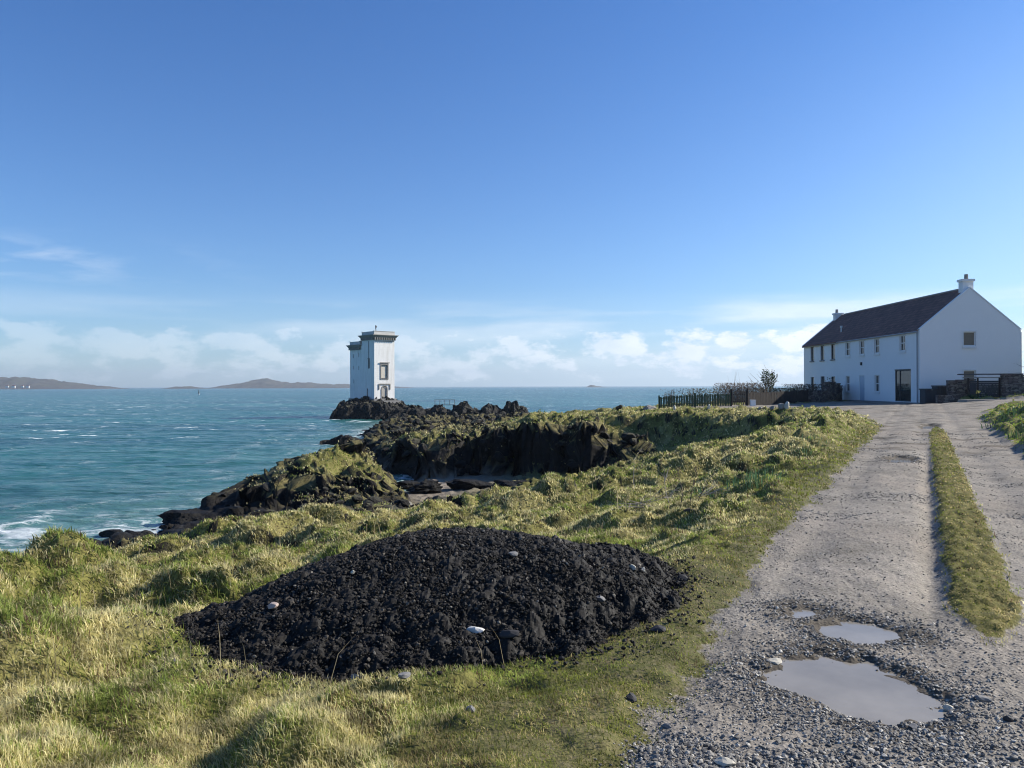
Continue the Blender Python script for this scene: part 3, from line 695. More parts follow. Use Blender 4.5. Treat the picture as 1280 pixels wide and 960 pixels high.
# ------------------------------------------------------------------ the long white house
def house():
    X0, Y0, X1, Y1 = 28.2, 53.1, 35.2, 74.6; G = 4.68; E = 9.82; RZ = 12.72; YS = 66.35
    xm = (X0 + X1) / 2
    root = empty('white_house', (0, 0, 0))
    tag(root, 'long two-storey white rendered house with dark slate roof behind the gravel yard', 'house')
    F = Matrix.Translation((X0, Y1, G)) @ Matrix.Rotation(R(-90), 4, 'Z')      # local x runs from the far end to the near end, facing -X
    def ux(Y): return Y1 - Y
    H = E - G
    def hz(zc, zr): return zr + CAMZ - G
    top = [(ux(y) - .40, ux(y) + .40, hz(0, 2.50), hz(0, 3.62)) for y in (55.4, 59.3, 61.85, 64.45)]
    low = [(ux(y) - .36, ux(y) + .36, hz(0, -.48), hz(0, .80)) for y in (59.3, 64.45)]
    door = [(ux(61.9) - .45, ux(61.9) + .45, .04, 2.12)]
    big = [(ux(56.55), ux(54.3), .16, 2.42)]
    dtop = [(ux(y) - .42, ux(y) + .42, hz(0, 2.32), hz(0, 3.66)) for y in (67.85, 70.15, 72.5)]
    dlow = [(ux(y) - .40, ux(y) + .40, hz(0, -.62), hz(0, .80)) for y in (67.85, 72.5)] + [(ux(70.15) - .45, ux(70.15) + .45, .04, 2.16)]
    rec = .16; Fr = F @ Matrix.Translation((0, rec, 0)); us = ux(YS)
    wl = MB(Fr); facade(wl, us, H, dtop + dlow)
    wl.fr = F @ Matrix.Translation((us, 0, 0)); facade(wl, ux(Y0) - us, H, [(a - us, b - us, c, d) for a, b, c, d in top + low + door + big])
    wl.fr = F; wl.poly([(us, 0, 0), (us, 0, H), (us, rec, H), (us, rec, 0)])
    # gable to the viewer
    Gf = Matrix.Translation((X0, Y0, G)); wl.fr = Gf
    gh1 = (3.02, 3.86, hz(0, 2.72), hz(0, 3.70)); gh2 = (3.02, 3.86, hz(0, .02), hz(0, 1.02))
    W = X1 - X0; facade(wl, W, H, [gh1, gh2])
    wl.poly([(0, 0, H), (W, 0, H), (W / 2, 0, RZ - G)])
    wl.fr = Matrix.Translation((0, 0, 0))
    wl.poly([(X1, Y0, G), (X1, Y1, G), (X1, Y1, E), (X1, Y0, E)])
    wl.poly([(X1, Y1, G), (X0 + rec, Y1, G), (X0 + rec, Y1, E), (xm, Y1, RZ), (X1, Y1, E)])
    # skews (raised gable copings)
    for yy in (Y0 - .02, Y1 - .22):
        for (xa, za, xb, zb) in ((X0 - .03, E - .02, xm, RZ), (xm, RZ, X1 + .03, E - .02)):
            k = .10 if yy < 60 else .06
            wl.poly([(xa, yy, za), (xb, yy, zb), (xb, yy, zb + k), (xa, yy, za + k)])
            wl.poly([(xa, yy, za + k), (xb, yy, zb + k), (xb, yy + .24, zb + k), (xa, yy + .24, za + k)])
            wl.poly([(xb, yy + .24, zb), (xa, yy + .24, za), (xa, yy + .24, za + k), (xb, yy + .24, zb + k)])
    wl.build('wall', M_harl, root)
    # roof
    rf = MB(); ov = .10; sl = (RZ - E) / (xm - X0)
    ya, yb = Y0 + .221, Y1 - .221
    for (xe, s) in ((X0 - ov, 1), (X1 + ov, -1)):
        ze = E - ov * sl
        a = [(xe, ya, ze), (xm, ya, RZ), (xm, yb, RZ), (xe, yb, ze)]
        if s < 0: a = a[::-1]
        rf.poly([(p[0], p[1], p[2] + .05) for p in a]); rf.poly([(p[0], p[1], p[2] - .02) for p in a][::-1])
        rf.poly([(xe, ya, ze - .02), (xe, yb, ze - .02), (xe, yb, ze + .05), (xe, ya, ze + .05)])
        rf.poly([(xe, ya, ze - .02), (xe, ya, ze + .05), (xm, ya, RZ + .05), (xm, ya, RZ - .02)])
    roof = rf.build('roof', M_slate, root)
    rt = MB(); rt.tube([(xm, ya + 1.2, RZ + .06), (xm, yb - 1.2, RZ + .06)], .08, 6); rt.build('ridge_tile', simple('ridge_clay', (.30, .28, .27), .8), roof)
    xr = xm
    for (yc, w, zt, n) in ((Y0 + .48, .74, 13.38, 1), (Y1 - .55, .70, 12.98, 1)):
        xm = xr - (.25 if yc > 60 else 0)
        c = MB(); c.box(xm - w / 2, xm + w / 2, yc - .26, yc + .26, RZ - .9, zt - .16); c.box(xm - w / 2 - .08, xm + w / 2 + .08, yc - .33, yc + .33, zt - .16, zt)
        ch = c.build('chimney', M_harl if n else M_cope, root)
        p = MB(); p.tube([(xm + (-.1 if yc > 60 else .02), yc, zt + .002), (xm + (-.1 if yc > 60 else .02), yc, zt + .36)], [.14, .12], 10); p.build('chimney_pot', M_cope, ch)
    xm = xr
    vp = MB(); vz = E + (29.3 - X0) * sl; vp.tube([(29.3, 68.3, vz - .1), (29.3, 68.3, vz + .42)], .06, 8); vp.tube([(29.3, 68.3, vz + .42), (29.3, 68.3, vz + .58)], .11, 8); vp.build('roof_vent', M_frame, roof)
    g = MB(); g.tube([(X0 - .14, Y0 + .1, E - .10), (X0 - .14, YS, E - .10)], .05, 6); g.tube([(X0 - .02, YS + .05, E - .12), (X0 - .02, Y1 - .1, E - .12)], .05, 6); g.build('gutter', M_gutter, root)
    d = MB(); d.tube([(X0 - .07, Y0 + .22, E - .15), (X0 - .07, Y0 + .22, G + .05)], .045, 8); d.build('downpipe', M_gutter, root)
    d = MB(); d.tube([(X1 + .07, Y0 + .12, E - .15), (X1 + .07, Y0 + .12, G + .3)], .05, 8); d.build('downpipe', M_dframe, root)
    for h in top: window(F, h, root, M_frame, 'sash', surround=.07)
    for h in low: window(F, h, root, M_frame, 'sash', surround=.05)
    for h in dtop + dlow[:2]: window(Fr, h, root, M_dframe, 'plain', y=.11)
    window(Gf, gh1, root, M_frame, 'plain', gm=M_blind, surround=.09)
    window(Gf, gh2, root, M_frame, 'plain', gm=M_blind, surround=.07)
    # doors
    a, b, c, e = door[0]; m = MB(F); m.box(a, b, .06, .10, c, e - .0); 
    for zz in (.25, 1.2): m.box(a + .14, b - .14, .045, .059, zz, zz + .75)
    dr = m.build('door', M_door, root); k = MB(F); k.blob((b - .12, .03, 1.05), .035, seed=3); k.build('handle', M_dframe, dr)
    st = MB(F); st.box(a - .15, b + .15, -.45, -.005, -.10, .04); st.build('doorstep', M_plinth, root)
    a, b, c, e = dlow[2]; m = MB(Fr); m.box(a, b, .08, .12, c, e); dr = m.build('door', M_darkpaint, root); dr['label'] = 'dark door of the darker far half'
    a, b, c, e = big[0]; m = MB(F)
    for q in ((a, a + .07, c, e), (b - .07, b, c, e), (a + .62, a + .69, c + .07, e - .07), (a + .07, b - .07, c, c + .07), (a + .07, b - .07, e - .07, e)): m.box(q[0], q[1], .03, .11, q[2], q[3])
    m.box(a, b, -.03, -.002, e + .002, e + .07)
    gd = m.build('glazed_door', M_dframe, root); p = MB(F); p.box(a + .03, b - .03, .068, .08, c + .03, e - .03); p.build('pane', NT('door_glass').set((.03, .035, .035), .015, spec=1.0), gd)
    st = MB(F); st.box(a - .3, b + .3, -.5, -.004, -.10, .09); st.build('doorstep', M_plinth, root)
    lm = MB(F); lm.box(ux(61.9) - .07, ux(61.9) + .07, -.12, -.003, 2.95, 3.2); lm.build('wall_lamp', M_dframe, root)
    pl = MB(); pl.box(X0 - .03, X0 - .004, Y0, YS, G - .3, G + .12); pl.box(X0, X1, Y0 - .03, Y0 - .004, G - .3, G + .12); pl.build('plinth', M_plinth, root)
house()

# ------------------------------------------------------------------ the square lighthouse
def stained_wall():
    t = NT('weathered_white_wall'); st = t.ramp(t.noise(2.2, 6, .7, t.mapping(t.co(), (1, 1, .12))), [(.45, 0.0), (.75, .6)]); sp = t.ramp(t.noise(3.5, 8, .8), [(.55, 0.0), (.75, .5)])
    c = t.mix(st, (.78, .76, .73), (.50, .46, .40)); c = t.mix(sp, c, (.56, .53, .47))
    b = t.add('ShaderNodeTexBrick'); b.inputs['Scale'].default_value = 1; b.inputs['Brick Width'].default_value = .9; b.inputs['Row Height'].default_value = .38; b.inputs['Mortar Size'].default_value = .02
    s = t.add('ShaderNodeSeparateXYZ'); t.lk(t.co(), s.inputs[0]); cb = t.add('ShaderNodeCombineXYZ'); t.lk(t.math('ADD', s.outputs[0], s.outputs[1]), cb.inputs[0]); t.lk(s.outputs[2], cb.inputs[1]); t.lk(cb.outputs[0], b.inputs['Vector'])
    return t.set(c, .9, t.bump(t.math('ADD', b.outputs['Fac'], t.noise(3, 4)), .5, -.03))
def lighthouse():
    az = R(48.7); F = Matrix.Translation((-26.9, 150.0, 3.55)) @ Matrix.Rotation(R(90 - 48.7), 4, 'Z')   # local x along the sunny face, local y into the tower (away)
    root = empty('lighthouse', (0, 0, 0)); tag(root, 'white square lighthouse tower with lower rear wing on a dark rock islet', 'lighthouse')
    M_tw = stained_wall(); W = 4.65; H = 12.5
    big = (1.52, 3.05, 4.05, 6.75); arch = (1.75, 2.85, .12, 2.55)
    m = MB(F); facade(m, W, H, [big, arch], depth=.25)
    S = F @ Matrix.Translation((0, W, 0)) @ Matrix.Rotation(R(-90), 4, 'Z')       # sea-left side, local x from back to front
    side = [(W - 2.75, W - 2.35, 0.2, 2.1), (W - 2.35, W - 1.85, 6.2, 7.9)]
    m.fr = S; facade(m, W, H, side, depth=.25)
    m.fr = F; m.poly([(W, 0, 0), (W, W, 0), (W, W, H), (W, 0, H)]); m.poly([(W, W, 0), (0, W, 0), (0, W, H), (W, W, H)])
    m.build('tower_wall', M_tw, root)
    H2 = 11.0; m = MB(S @ Matrix.Translation((-4.75, 0, 0)))
    sw = [(x, x + .26, z, z + .75) for x, z in ((1.3, 8.3), (3.35, 8.5), (1.35, 6.0), (3.35, 5.9), (1.35, 3.2))]
    facade(m, 4.748, H2, sw, depth=.2); m.fr = F
    m.poly([(0, W + 4.75, 0), (0, W + 4.75, H2), (W, W + 4.75, H2), (W, W + 4.75, 0)]); m.poly([(W, W, 0), (W, W + 4.75, 0), (W, W + 4.75, H2), (W, W, H2)])
    m.poly([(0, W, H2), (W, W, H2), (W, W + 4.75, H2), (0, W + 4.75, H2)])
    m.build('wing_wall', M_tw, root)
    def crown(y0, y1, z, name):
        c = MB(F); o = .62
        c.frustum(.0 - .02, W + .02, y0 - .02, y1 + .02, z - .12, -o * .9, W + o * .9, y0 - o * .9, y1 + o * .9, z + .60)
        c.box(-o, W + o, y0 - o, y1 + o, z + .602, z + .72)
        n = 10
        for i in range(n):           # corbels
            x = (i + .5) / n * (W + .5) - .25
            c.box(x - .10, x + .10, y0 - .42, y0 - .025, z - .30, z + .18)
            yy = y0 + (i + .5) / n * (y1 - y0)
            c.box(-.42, -.025, yy - .10, yy + .10, z - .30, z + .18)
        co = c.build('cornice', M_cope, root)
        p = MB(F); i = .04
        p.box(-i, W + i, y0 - i, y0 + .3, z + .721, z + 1.40); p.box(-i, W + i, y1 - .3, y1 + i, z + .721, z + 1.40)
        p.box(-i, .3, y0 + .3, y1 - .3, z + .721, z + 1.40); p.box(W - .3, W + i, y0 + .3, y1 - .3, z + .721, z + 1.40)
        p.box(-.1, W + .1, y0 - .1, y0 + .32, z + 1.401, z + 1.48); p.box(-.1, W + .1, y1 - .32, y1 + .1, z + 1.401, z + 1.48)
        p.box(.3, W - .3, y0 + .3, y1 - .3, z + .60, z + .66)
        p.build('parapet', simple('weathered_parapet', (.52, .50, .46), .9, .25, 1), root)
    crown(0, W, 11.95, 'tower'); crown(W + .7, W + 4.75, 10.2, 'wing')
    b = MB(F); a_, b_, c_, d_ = big
    for q in ((a_ - .16, a_ - .002, c_ - .16, d_ + .3), (b_ + .002, b_ + .16, c_ - .16, d_ + .3), (a_ - .001, b_ + .001, d_ + .002, d_ + .3), (a_ - .001, b_ + .001, c_ - .16, c_ - .002)): b.box(q[0], q[1], -.10, -.003, q[2], q[3])
    b.box(a_ - .35, b_ + .35, -.22, -.11, d_ + .32, d_ + .52)
    wn = b.build('window', M_cope, root); q = MB(F); q.box(a_ + .18, b_ - .18, .15, .2, c_ + .15, d_ - .1); q.build('inscribed_panel', simple('panel_stone', (.55, .50, .42), .9, .2, 2), wn)
    q = MB(F); q.box(a_, b_, .21, .24, c_, d_); q.build('pane', M_dframe, wn)
    # arched doorway
    a_, b_, c_, d_ = arch; q = MB(F); xm = (a_ + b_) / 2; hw = (b_ - a_) / 2
    pts = [(a_ + .04, c_)] + [(xm - (hw - .04) * math.cos(t), d_ - hw * 1.0 + (hw - .05) * math.sin(t)) for t in np.linspace(0, math.pi, 11)] + [(b_ - .04, c_)]
    q.poly([(x, .12, z) for x, z in pts]); dr = q.build('door', simple('weathered_door', (.36, .33, .29), .8, .2, 4), root)
    q = MB(F)
    for t0, t1 in zip(np.linspace(0, math.pi, 10)[:-1], np.linspace(0, math.pi, 10)[1:]):
        for (ra, rb) in ((hw + .02, hw + .2),):
            P4 = [(xm - r * math.cos(t), z0) for r, t, z0 in ((ra, t0, 0), (rb, t0, 0), (rb, t1, 0), (ra, t1, 0))]
            zz = [d_ - hw + r * math.sin(t) for r, t in ((ra, t0), (rb, t0), (rb, t1), (ra, t1))]
            q.poly([(P4[k][0], -.06, zz[k]) for k in range(4)][::-1])
    q.box(a_ - .22, a_ - .02, -.08, -.003, c_, d_ - hw - .003); q.box(b_ + .02, b_ + .22, -.08, -.003, c_, d_ - hw - .003)
    q.box(a_ - .75, b_ + .75, -.16, -.09, d_ + .34, d_ + .52); q.box(a_ - .80, a_ - .62, -.13, -.004, 1.9, d_ + .338); q.box(b_ + .62, b_ + .80, -.13, -.004, 1.9, d_ + .338)
    q.build('door_surround', M_cope, root)
    for (x0, x1, z0, z1), nm in zip(side, ('door', 'window')):
        q = MB(S); q.box(x0, x1, .16, .2, z0, z1); o = q.build(nm, M_dframe, root)
        if nm == 'window':
            q = MB(S); q.box(x1 + .02, x1 + .22, -.08, -.003, z0 - .1, z1); q.box(x0 - .05, x1 + .22, -.1, -.003, z1 + .01, z1 + .15); q.build('window_frame', M_cope, o)
    for (x0, x1, z0, z1) in sw:
        q = MB(S @ Matrix.Translation((-4.75, 0, 0))); q.box(x0, x1, .12, .16, z0, z1); q.build('slit_window', M_dframe, root)
    q = MB(S); q.tube([(W - 1.95, -.07, 11.5), (W - 1.95, -.07, 6.0)], .06, 6); q.build('drainpipe', M_dframe, root)
    q = MB(F); q.tube([(1.6, 2.0, 12.6), (1.6, 2.0, 14.7)], .07, 6); q.blob((1.6, 2.0, 14.3), .22, (1, 1, 1.6), 5, 2); q.box(1.3, 1.9, 1.7, 2.3, 12.6, 13.3); q.build('beacon', M_dframe, root)
    q = MB(F); q.box(-.25, W + .25, -.25, W + 5, -1.6, .12); q.box(1.2, W + .5, -1.4, -.251, -1.2, -.25); q.build('plinth', M_plinth, root)
    q = MB(F); q.box(.02, W - .02, -.006, -.003, 11.35, 11.5); q.build('string_course', M_cope, root)
lighthouse()

# ------------------------------------------------------------------ islet, reef, skerries: craggy rock masses
M_rock = NT('shore_rock')
def _rk():
    t = M_rock
    c = t.ramp(t.noise(.9, 8, .72), [(.35, (.007, .006, .006)), (.58, (.016, .015, .013)), (.82, (.050, .043, .035))])
    geo = t.add('ShaderNodeNewGeometry'); s = t.add('ShaderNodeSeparateXYZ'); t.lk(geo.outputs['Normal'], s.inputs[0])
    pz = t.add('ShaderNodeSeparateXYZ'); t.lk(geo.outputs['Position'], pz.inputs[0])
    up = t.ramp(t.math('ADD', s.outputs[2], t.math('MULTIPLY', t.math('SUBTRACT', t.noise(1.2, 5, .7), .5), .9)), [(.72, 0.0), (.9, 1.0)])
    hi = t.ramp(t.math('MULTIPLY', pz.outputs[2], .2), [(.25, 0.0), (.45, 1.0)])
    c = t.mix(t.math('MULTIPLY', t.math('MULTIPLY', up, hi), .8), c, (.11, .10, .055))
    t.set(c, .7, t.bump(t.math('ADD', t.noise(2.5, 8, .75), t.voro(1.8)), .9, .2), .2)
_rk(); M_rock = M_rock.m
def rock_mass(name, label, poly, top, step, seed, base=-1.2, big=2.2, amp=1.0, cat='rock islet', kind=None):
    P = np.array(poly); lo = P.min(0) - 1.5; hi = P.max(0) + 1.5
    nx_, ny_ = int((hi[0] - lo[0]) / step) + 1, int((hi[1] - lo[1]) / step) + 1
    xx, yy = np.meshgrid(np.linspace(lo[0], hi[0], nx_), np.linspace(lo[1], hi[1], ny_), indexing='ij'); x = xx.ravel(); y = yy.ravel()
    wx = x + .5 * big * fbm(x / big, y / big, 3, seed); wy = y + .5 * big * fbm(x / big, y / big, 3, seed + 9)
    sd = poly_sd(wx, wy, poly); tz = top(x, y) if callable(top) else np.full(x.shape, float(top))
    d1, d2, i1 = worley(wx / big, wy / big, seed); e1, e2, i2 = worley(wx / big * 2.7, wy / big * 2.7, seed + 1)
    z = np.minimum(tz, -.3 + 1.5 * np.maximum(sd, 0) ** .75)
    cr = .9 * (i1 - .5) + .5 * sstep(0, .45, d2 - d1) + .45 * (i2 - .5) + .22 * sstep(0, .4, e2 - e1) + .3 * ridged(x / big * 1.7, y / big * 1.7, 3, seed + 4) - .45
    z = z + cr * amp * np.clip(tz * .5, .35, 1.1)
    z = np.where(sd > -.3, z, base)
    V_ = np.stack([x + .25 * big * fbm(y / big, z / big * 1.5, 2, seed + 12), y, z], 1)
    idx = np.arange(nx_ * ny_).reshape(nx_, ny_); q = np.stack([idx[:-1, :-1], idx[1:, :-1], idx[1:, 1:], idx[:-1, 1:]], -1).reshape(-1, 4)
    q = q[z[q].max(1) > -1.0]; u, inv = np.unique(q, return_inverse=True)
    c = V_[u].mean(0); c[2] = 0
    o = np_mesh(name, V_[u] - c, inv.ravel(), np.full(len(q), 4), M_rock, smooth=False); o.location = c
    return tag(o, label, cat, kind=kind)
rock_mass('rock_islet', 'dark craggy rock islet carrying the lighthouse', [(-35, 151), (-34, 144), (-28, 141), (-20, 140), (-14, 139), (-13, 146), (-18, 152), (-23, 160), (-32, 162)],
          lambda x, y: 1.6 + 1.9 * np.exp(-(((x + 27.5) / 6) ** 2 + ((y - 154) / 6) ** 2)) + .9 * sstep(-18, -30, x) , .3, 31, big=2.0)
rock_mass('rock_reef', 'low broken dark reef joining the lighthouse islet to the headland', [(-16, 139), (-14, 133), (-8, 130), (-2, 131), (-1, 139), (-8, 143)], lambda x, y: 2.0 + .7 * np.sin(x * 1.3), .28, 44, big=1.6, cat='reef')
rock_mass('rock_reef', 'flat-topped dark reef right of the footbridge', [(-3.5, 139), (-2, 133), (1.5, 132), (3.6, 135), (2.5, 140), (-1, 142)], 2.55, .28, 47, big=1.4, cat='reef')
rock_mass('skerry', 'small low black skerry in the water before the headland', [(-20.2, 80), (-17, 78.5), (-13.8, 79), (-14.2, 82), (-19, 82.5)], lambda x, y: .55 + .25 * np.sin(x * 1.7), .14, 52, big=.9, amp=.8, cat='skerry')
rock_mass('skerry', 'low wave-washed ledge of rock left of the headland tip', [(-19.5, 112), (-17, 108), (-11, 109), (-9, 115), (-14, 119)], .9, .25, 55, big=1.2, amp=.8, cat='skerry')

def boulder(px_or_xy, r, sq, seed, label, name='boulder', mat=None, dz=.3, cat='boulder', group=None, rz=0.0, n=3, cuts=14):
    x, y, z = px_or_xy if len(px_or_xy) == 3 else (*px_or_xy, gz(*px_or_xy))
    if r > .55: n, cuts = 5, 30
    vv, ff = rock_shape(seed, n, cuts, .035 if n < 5 else .012)
    am = .07 if n < 5 else .16
    for ax, (p_, q_) in enumerate(((1, 2), (0, 2), (0, 1))): vv = vv + am * (ridged(vv[:, p_] * 1.6 + seed, vv[:, q_] * 2.6 + ax * 9, 4, seed) - .2)[:, None] * vv
    if n == 5: vv[:, 2] += .05 * np.sin(vv[:, 2] * 17 + 2 * vv[:, 0])
    vv = vv * (np.array(sq) * r)
    o = np_mesh(name, vv, ff, np.full(len(ff), 3), mat or M_rock, smooth=False)
    o.location = (x, y, z + r * sq[2] * dz); o.rotation_euler = (random.uniform(-.1, .1), random.uniform(-.1, .1), rz)
    return tag(o, label, cat, group)
GB = 'black rocks along the shore left of the outcrop'
boulder((-13.9, 33.0, .05), 1.3, (1.25, 1.0, .55), 61, 'big square-topped black rock at the waterline left of the grassy outcrop', group=GB)
boulder((-12.6, 31.5, .1), .9, (1.4, 1, .45), 62, 'flat dark ledge just in front of the big square rock', group=GB)
boulder((-14.6, 29.6, .0), 1.0, (1.5, .9, .38), 63, 'low tilted black slab nearest the surf', group=GB, rz=.3)
boulder((-12.0, 28.2, .25), 1.3, (1.35, 1, .42), 64, 'broad dark slab behind the grassy hummock', group=GB)
boulder((-11.0, 31.2, .4), 1.0, (1.2, 1, .55), 65, 'dark rock lump between the slabs and the outcrop', group=GB)
boulder((-15.9, 30.6, .05), .45, (1.3, 1, .5), 66, 'small black rock in the foam at the tip of the rocks', group=GB)
boulder((-9.6, 27.0, .9), 1.1, (1.5, 1, .4), 67, 'dark half-buried rock below the rim turf', group=GB, rz=-.3)
boulder((-8.85, 41.0, 2.55), .42, (.6, .6, 1.25), 68, 'small pointed dark rock standing on top of the outcrop')
boulder((-5.0, 35.5, .5), .4, (1.2, 1, .7), 71, 'pale grey stone at the right foot of the outcrop', mat=M_cope)
for i, (x, y, r) in enumerate(((-4.6, 41.5, 1.1), (-2.2, 42.3, 1.35), (.1, 41.7, 1.2), (1.6, 40.8, .8), (-5.9, 43.2, .9), (-.9, 40.6, .6))):
    boulder((x, y, .35), r, (1.35, .8, .42), 80 + i, ['seaweed-dark rock on the sand next to the inlet mouth', 'broadest black rock in the middle of the little beach', 'long black rock at the right end of the beach rocks', 'small dark rock beside the upper sand patch',
            'black rock at the water edge under the outcrop', 'smallest dark rock in front of the beach rocks'][i], group='dark rocks on the little beach')
for i, (x, y, r) in enumerate(((8.35, 38.2, .32), (8.9, 38.6, .36), (7.6, 38.9, .26))):
    boulder((x, y), r, (1, 1, .95), 90 + i, ['round pale stone low on the bay slope', 'tan rounded stone right of the pale one on the bay slope', 'grey stone left of the two round ones on the bay slope'][i], mat=M_cope, group='round stones on the slope of the bay')

# ------------------------------------------------------------------ footbridge on the reef
fb = empty('footbridge', (-12.0, 137, 2.75)); tag(fb, 'thin metal footbridge with handrail spanning two rocks of the reef', 'footbridge')
q = MB(); q.box(-1.8, 1.8, -.4, .4, -.06, .04); q.build('deck', M_steel, fb)
q = MB()
for yy in (-.4, .4):
    q.tube([(-1.8, yy, .9), (1.8, yy, .9)], .03, 5)
    for i in range(5): q.tube([(-1.75 + i * .875, yy, .041), (-1.75 + i * .875, yy, .9)], .025, 5)
q.build('railing', M_steel, fb)
for x in (-1.7, 1.7):
    q = MB(); q.box(x - .25, x + .25, -.5, .5, -1.9, -.061); q.build('abutment', M_rock, fb)

# ------------------------------------------------------------------ far islands
M_isle = NT('far_island_turf')
def _isl():
    t = M_isle; c = t.ramp(t.noise(.02, 6, .65), [(.35, (.035, .038, .030)), (.5, (.068, .060, .050)), (.68, (.062, .070, .042))])
    geo = t.add('ShaderNodeNewGeometry'); pz = t.add('ShaderNodeSeparateXYZ'); t.lk(geo.outputs['Position'], pz.inputs[0])
    low = t.ramp(t.math('ADD', t.math('MULTIPLY', pz.outputs[2], .05), t.math('MULTIPLY', t.noise(.03, 4), .4)), [(.35, 1.0), (.55, 0.0)])
    t.set(t.mix(low, c, (.07, .06, .055)), .95)
_isl(); M_isle = M_isle.m
def island(label, D, prof, depth, seed, name='island'):
    """prof: (bearing as tan, height) knots of the ridge line"""
    pr = np.array(prof); n = 260; u = np.linspace(pr[0, 0], pr[-1, 0], n); hh = np.interp(u, pr[:, 0], pr[:, 1])
    m = 26; v = np.linspace(-1, 1, m); uu, vv = np.meshgrid(u, v, indexing='ij')
    x = uu * D; y = D + vv * depth + 0 * x
    h = hh[:, None] * (1 - np.abs(vv) ** 1.6) 
    h = h * (1 + .22 * fbm(x / 60, y / 60, 4, seed)) + 5 * ridged(x / 40, y / 40, 4, seed + 1) * np.clip(h / 6, 0, 1) - 1.5 * (np.abs(vv) ** 4)
    h = np.where(np.abs(vv) >= .999, -3, h); h[0] = -3; h[-1] = -3
    idx = np.arange(n * m).reshape(n, m); q = np.stack([idx[:-1, :-1], idx[1:, :-1], idx[1:, 1:], idx[:-1, 1:]], -1).reshape(-1, 4)
    c = np.array([u.mean() * D, D, 0]); o = np_mesh(name, np.stack([x, y, h], -1).reshape(-1, 3) - c, q, np.full(len(q), 4), M_isle); o.location = c
    return tag(o, label, kind='structure')
T = lambda p: (p - 640) / 960
island('', 3300, [(T(-190), 0), (T(-100), 28), (T(-30), 44), (T(10), 48), (T(45), 42), (T(75), 29), (T(100), 18), (T(122), 9), (T(136), 0)], 260, 401)
island('', 3300, [(T(205), 0), (T(222), 6), (T(240), 6), (T(262), 0)], 80, 405)
island('', 4000, [(T(272), 0), (T(290), 16), (T(305), 26), (T(325), 40), (T(338), 42), (T(352), 30), (T(368), 23), (T(385), 27), (T(400), 20), (T(425), 17), (T(450), 15), (T(490), 6), (T(520), 0)], 240, 409)
island('', 4200, [(T(732), 0), (T(739), 10), (T(746), 5), (T(760), 0)], 60, 413)
# white cottages on the far left shore
for i, (p, d, wd) in enumerate(((9, 3030, 11), (17, 3035, 13), (28, 3040, 9), (35, 3042, 10))):
    c = MB(); h = 3.2; c.box(-wd / 2, wd / 2, -3.5, 3.5, -6, h)
    x = T(p) * d; ct = empty('cottage', (x, d, 10)); c.build('wall', simple('faded_wall', (.5, .5, .48)), ct)
    r_ = MB(); r_.poly([(-wd / 2 - .3, -3.9, h), (wd / 2 + .3, -3.9, h), (wd / 2 + .3, 0, h + 3.5), (-wd / 2 - .3, 0, h + 3.5)]); r_.poly([(wd / 2 + .3, 3.9, h), (-wd / 2 - .3, 3.9, h), (-wd / 2 - .3, 0, h + 3.5), (wd / 2 + .3, 0, h + 3.5)])
    r_.poly([(-wd / 2, -3.5, h), (-wd / 2, 0, h + 3.3), (-wd / 2, 3.5, h)]); r_.poly([(wd / 2, -3.5, h), (wd / 2, 3.5, h), (wd / 2, 0, h + 3.3)])
    r_.build('roof', M_slate, ct)
    tag(ct, 'tiny white cottage on the shore of the far left island', 'cottage', 'white cottages on the far left island')
# buoys
def buoy(x, y, h, col, label):
    r0 = empty('buoy', (x, y, 0)); tag(r0, label, 'buoy')
    m = MB(); m.tube([(0, 0, -.5), (0, 0, .5)], h * .17, 12); m.build('float', col, r0)
    m = MB(); m.tube([(0, 0, .5), (0, 0, h * .8)], [h * .13, h * .05], 8); m.build('tower', M_dframe, r0)
    m = MB(); m.tube([(0, 0, h * .8), (0, 0, h)], [h * .10, .03], 8); m.build('topmark', M_dframe, r0)
buoy(T(248.5) * 640, 640, 4.2, M_frame, 'dark channel buoy with a white float out on the open sea left of the lighthouse')
buoy(T(853.5) * 560, 560, 3.4, M_frame, 'small dark pillar buoy on the sea above the green picket fence')
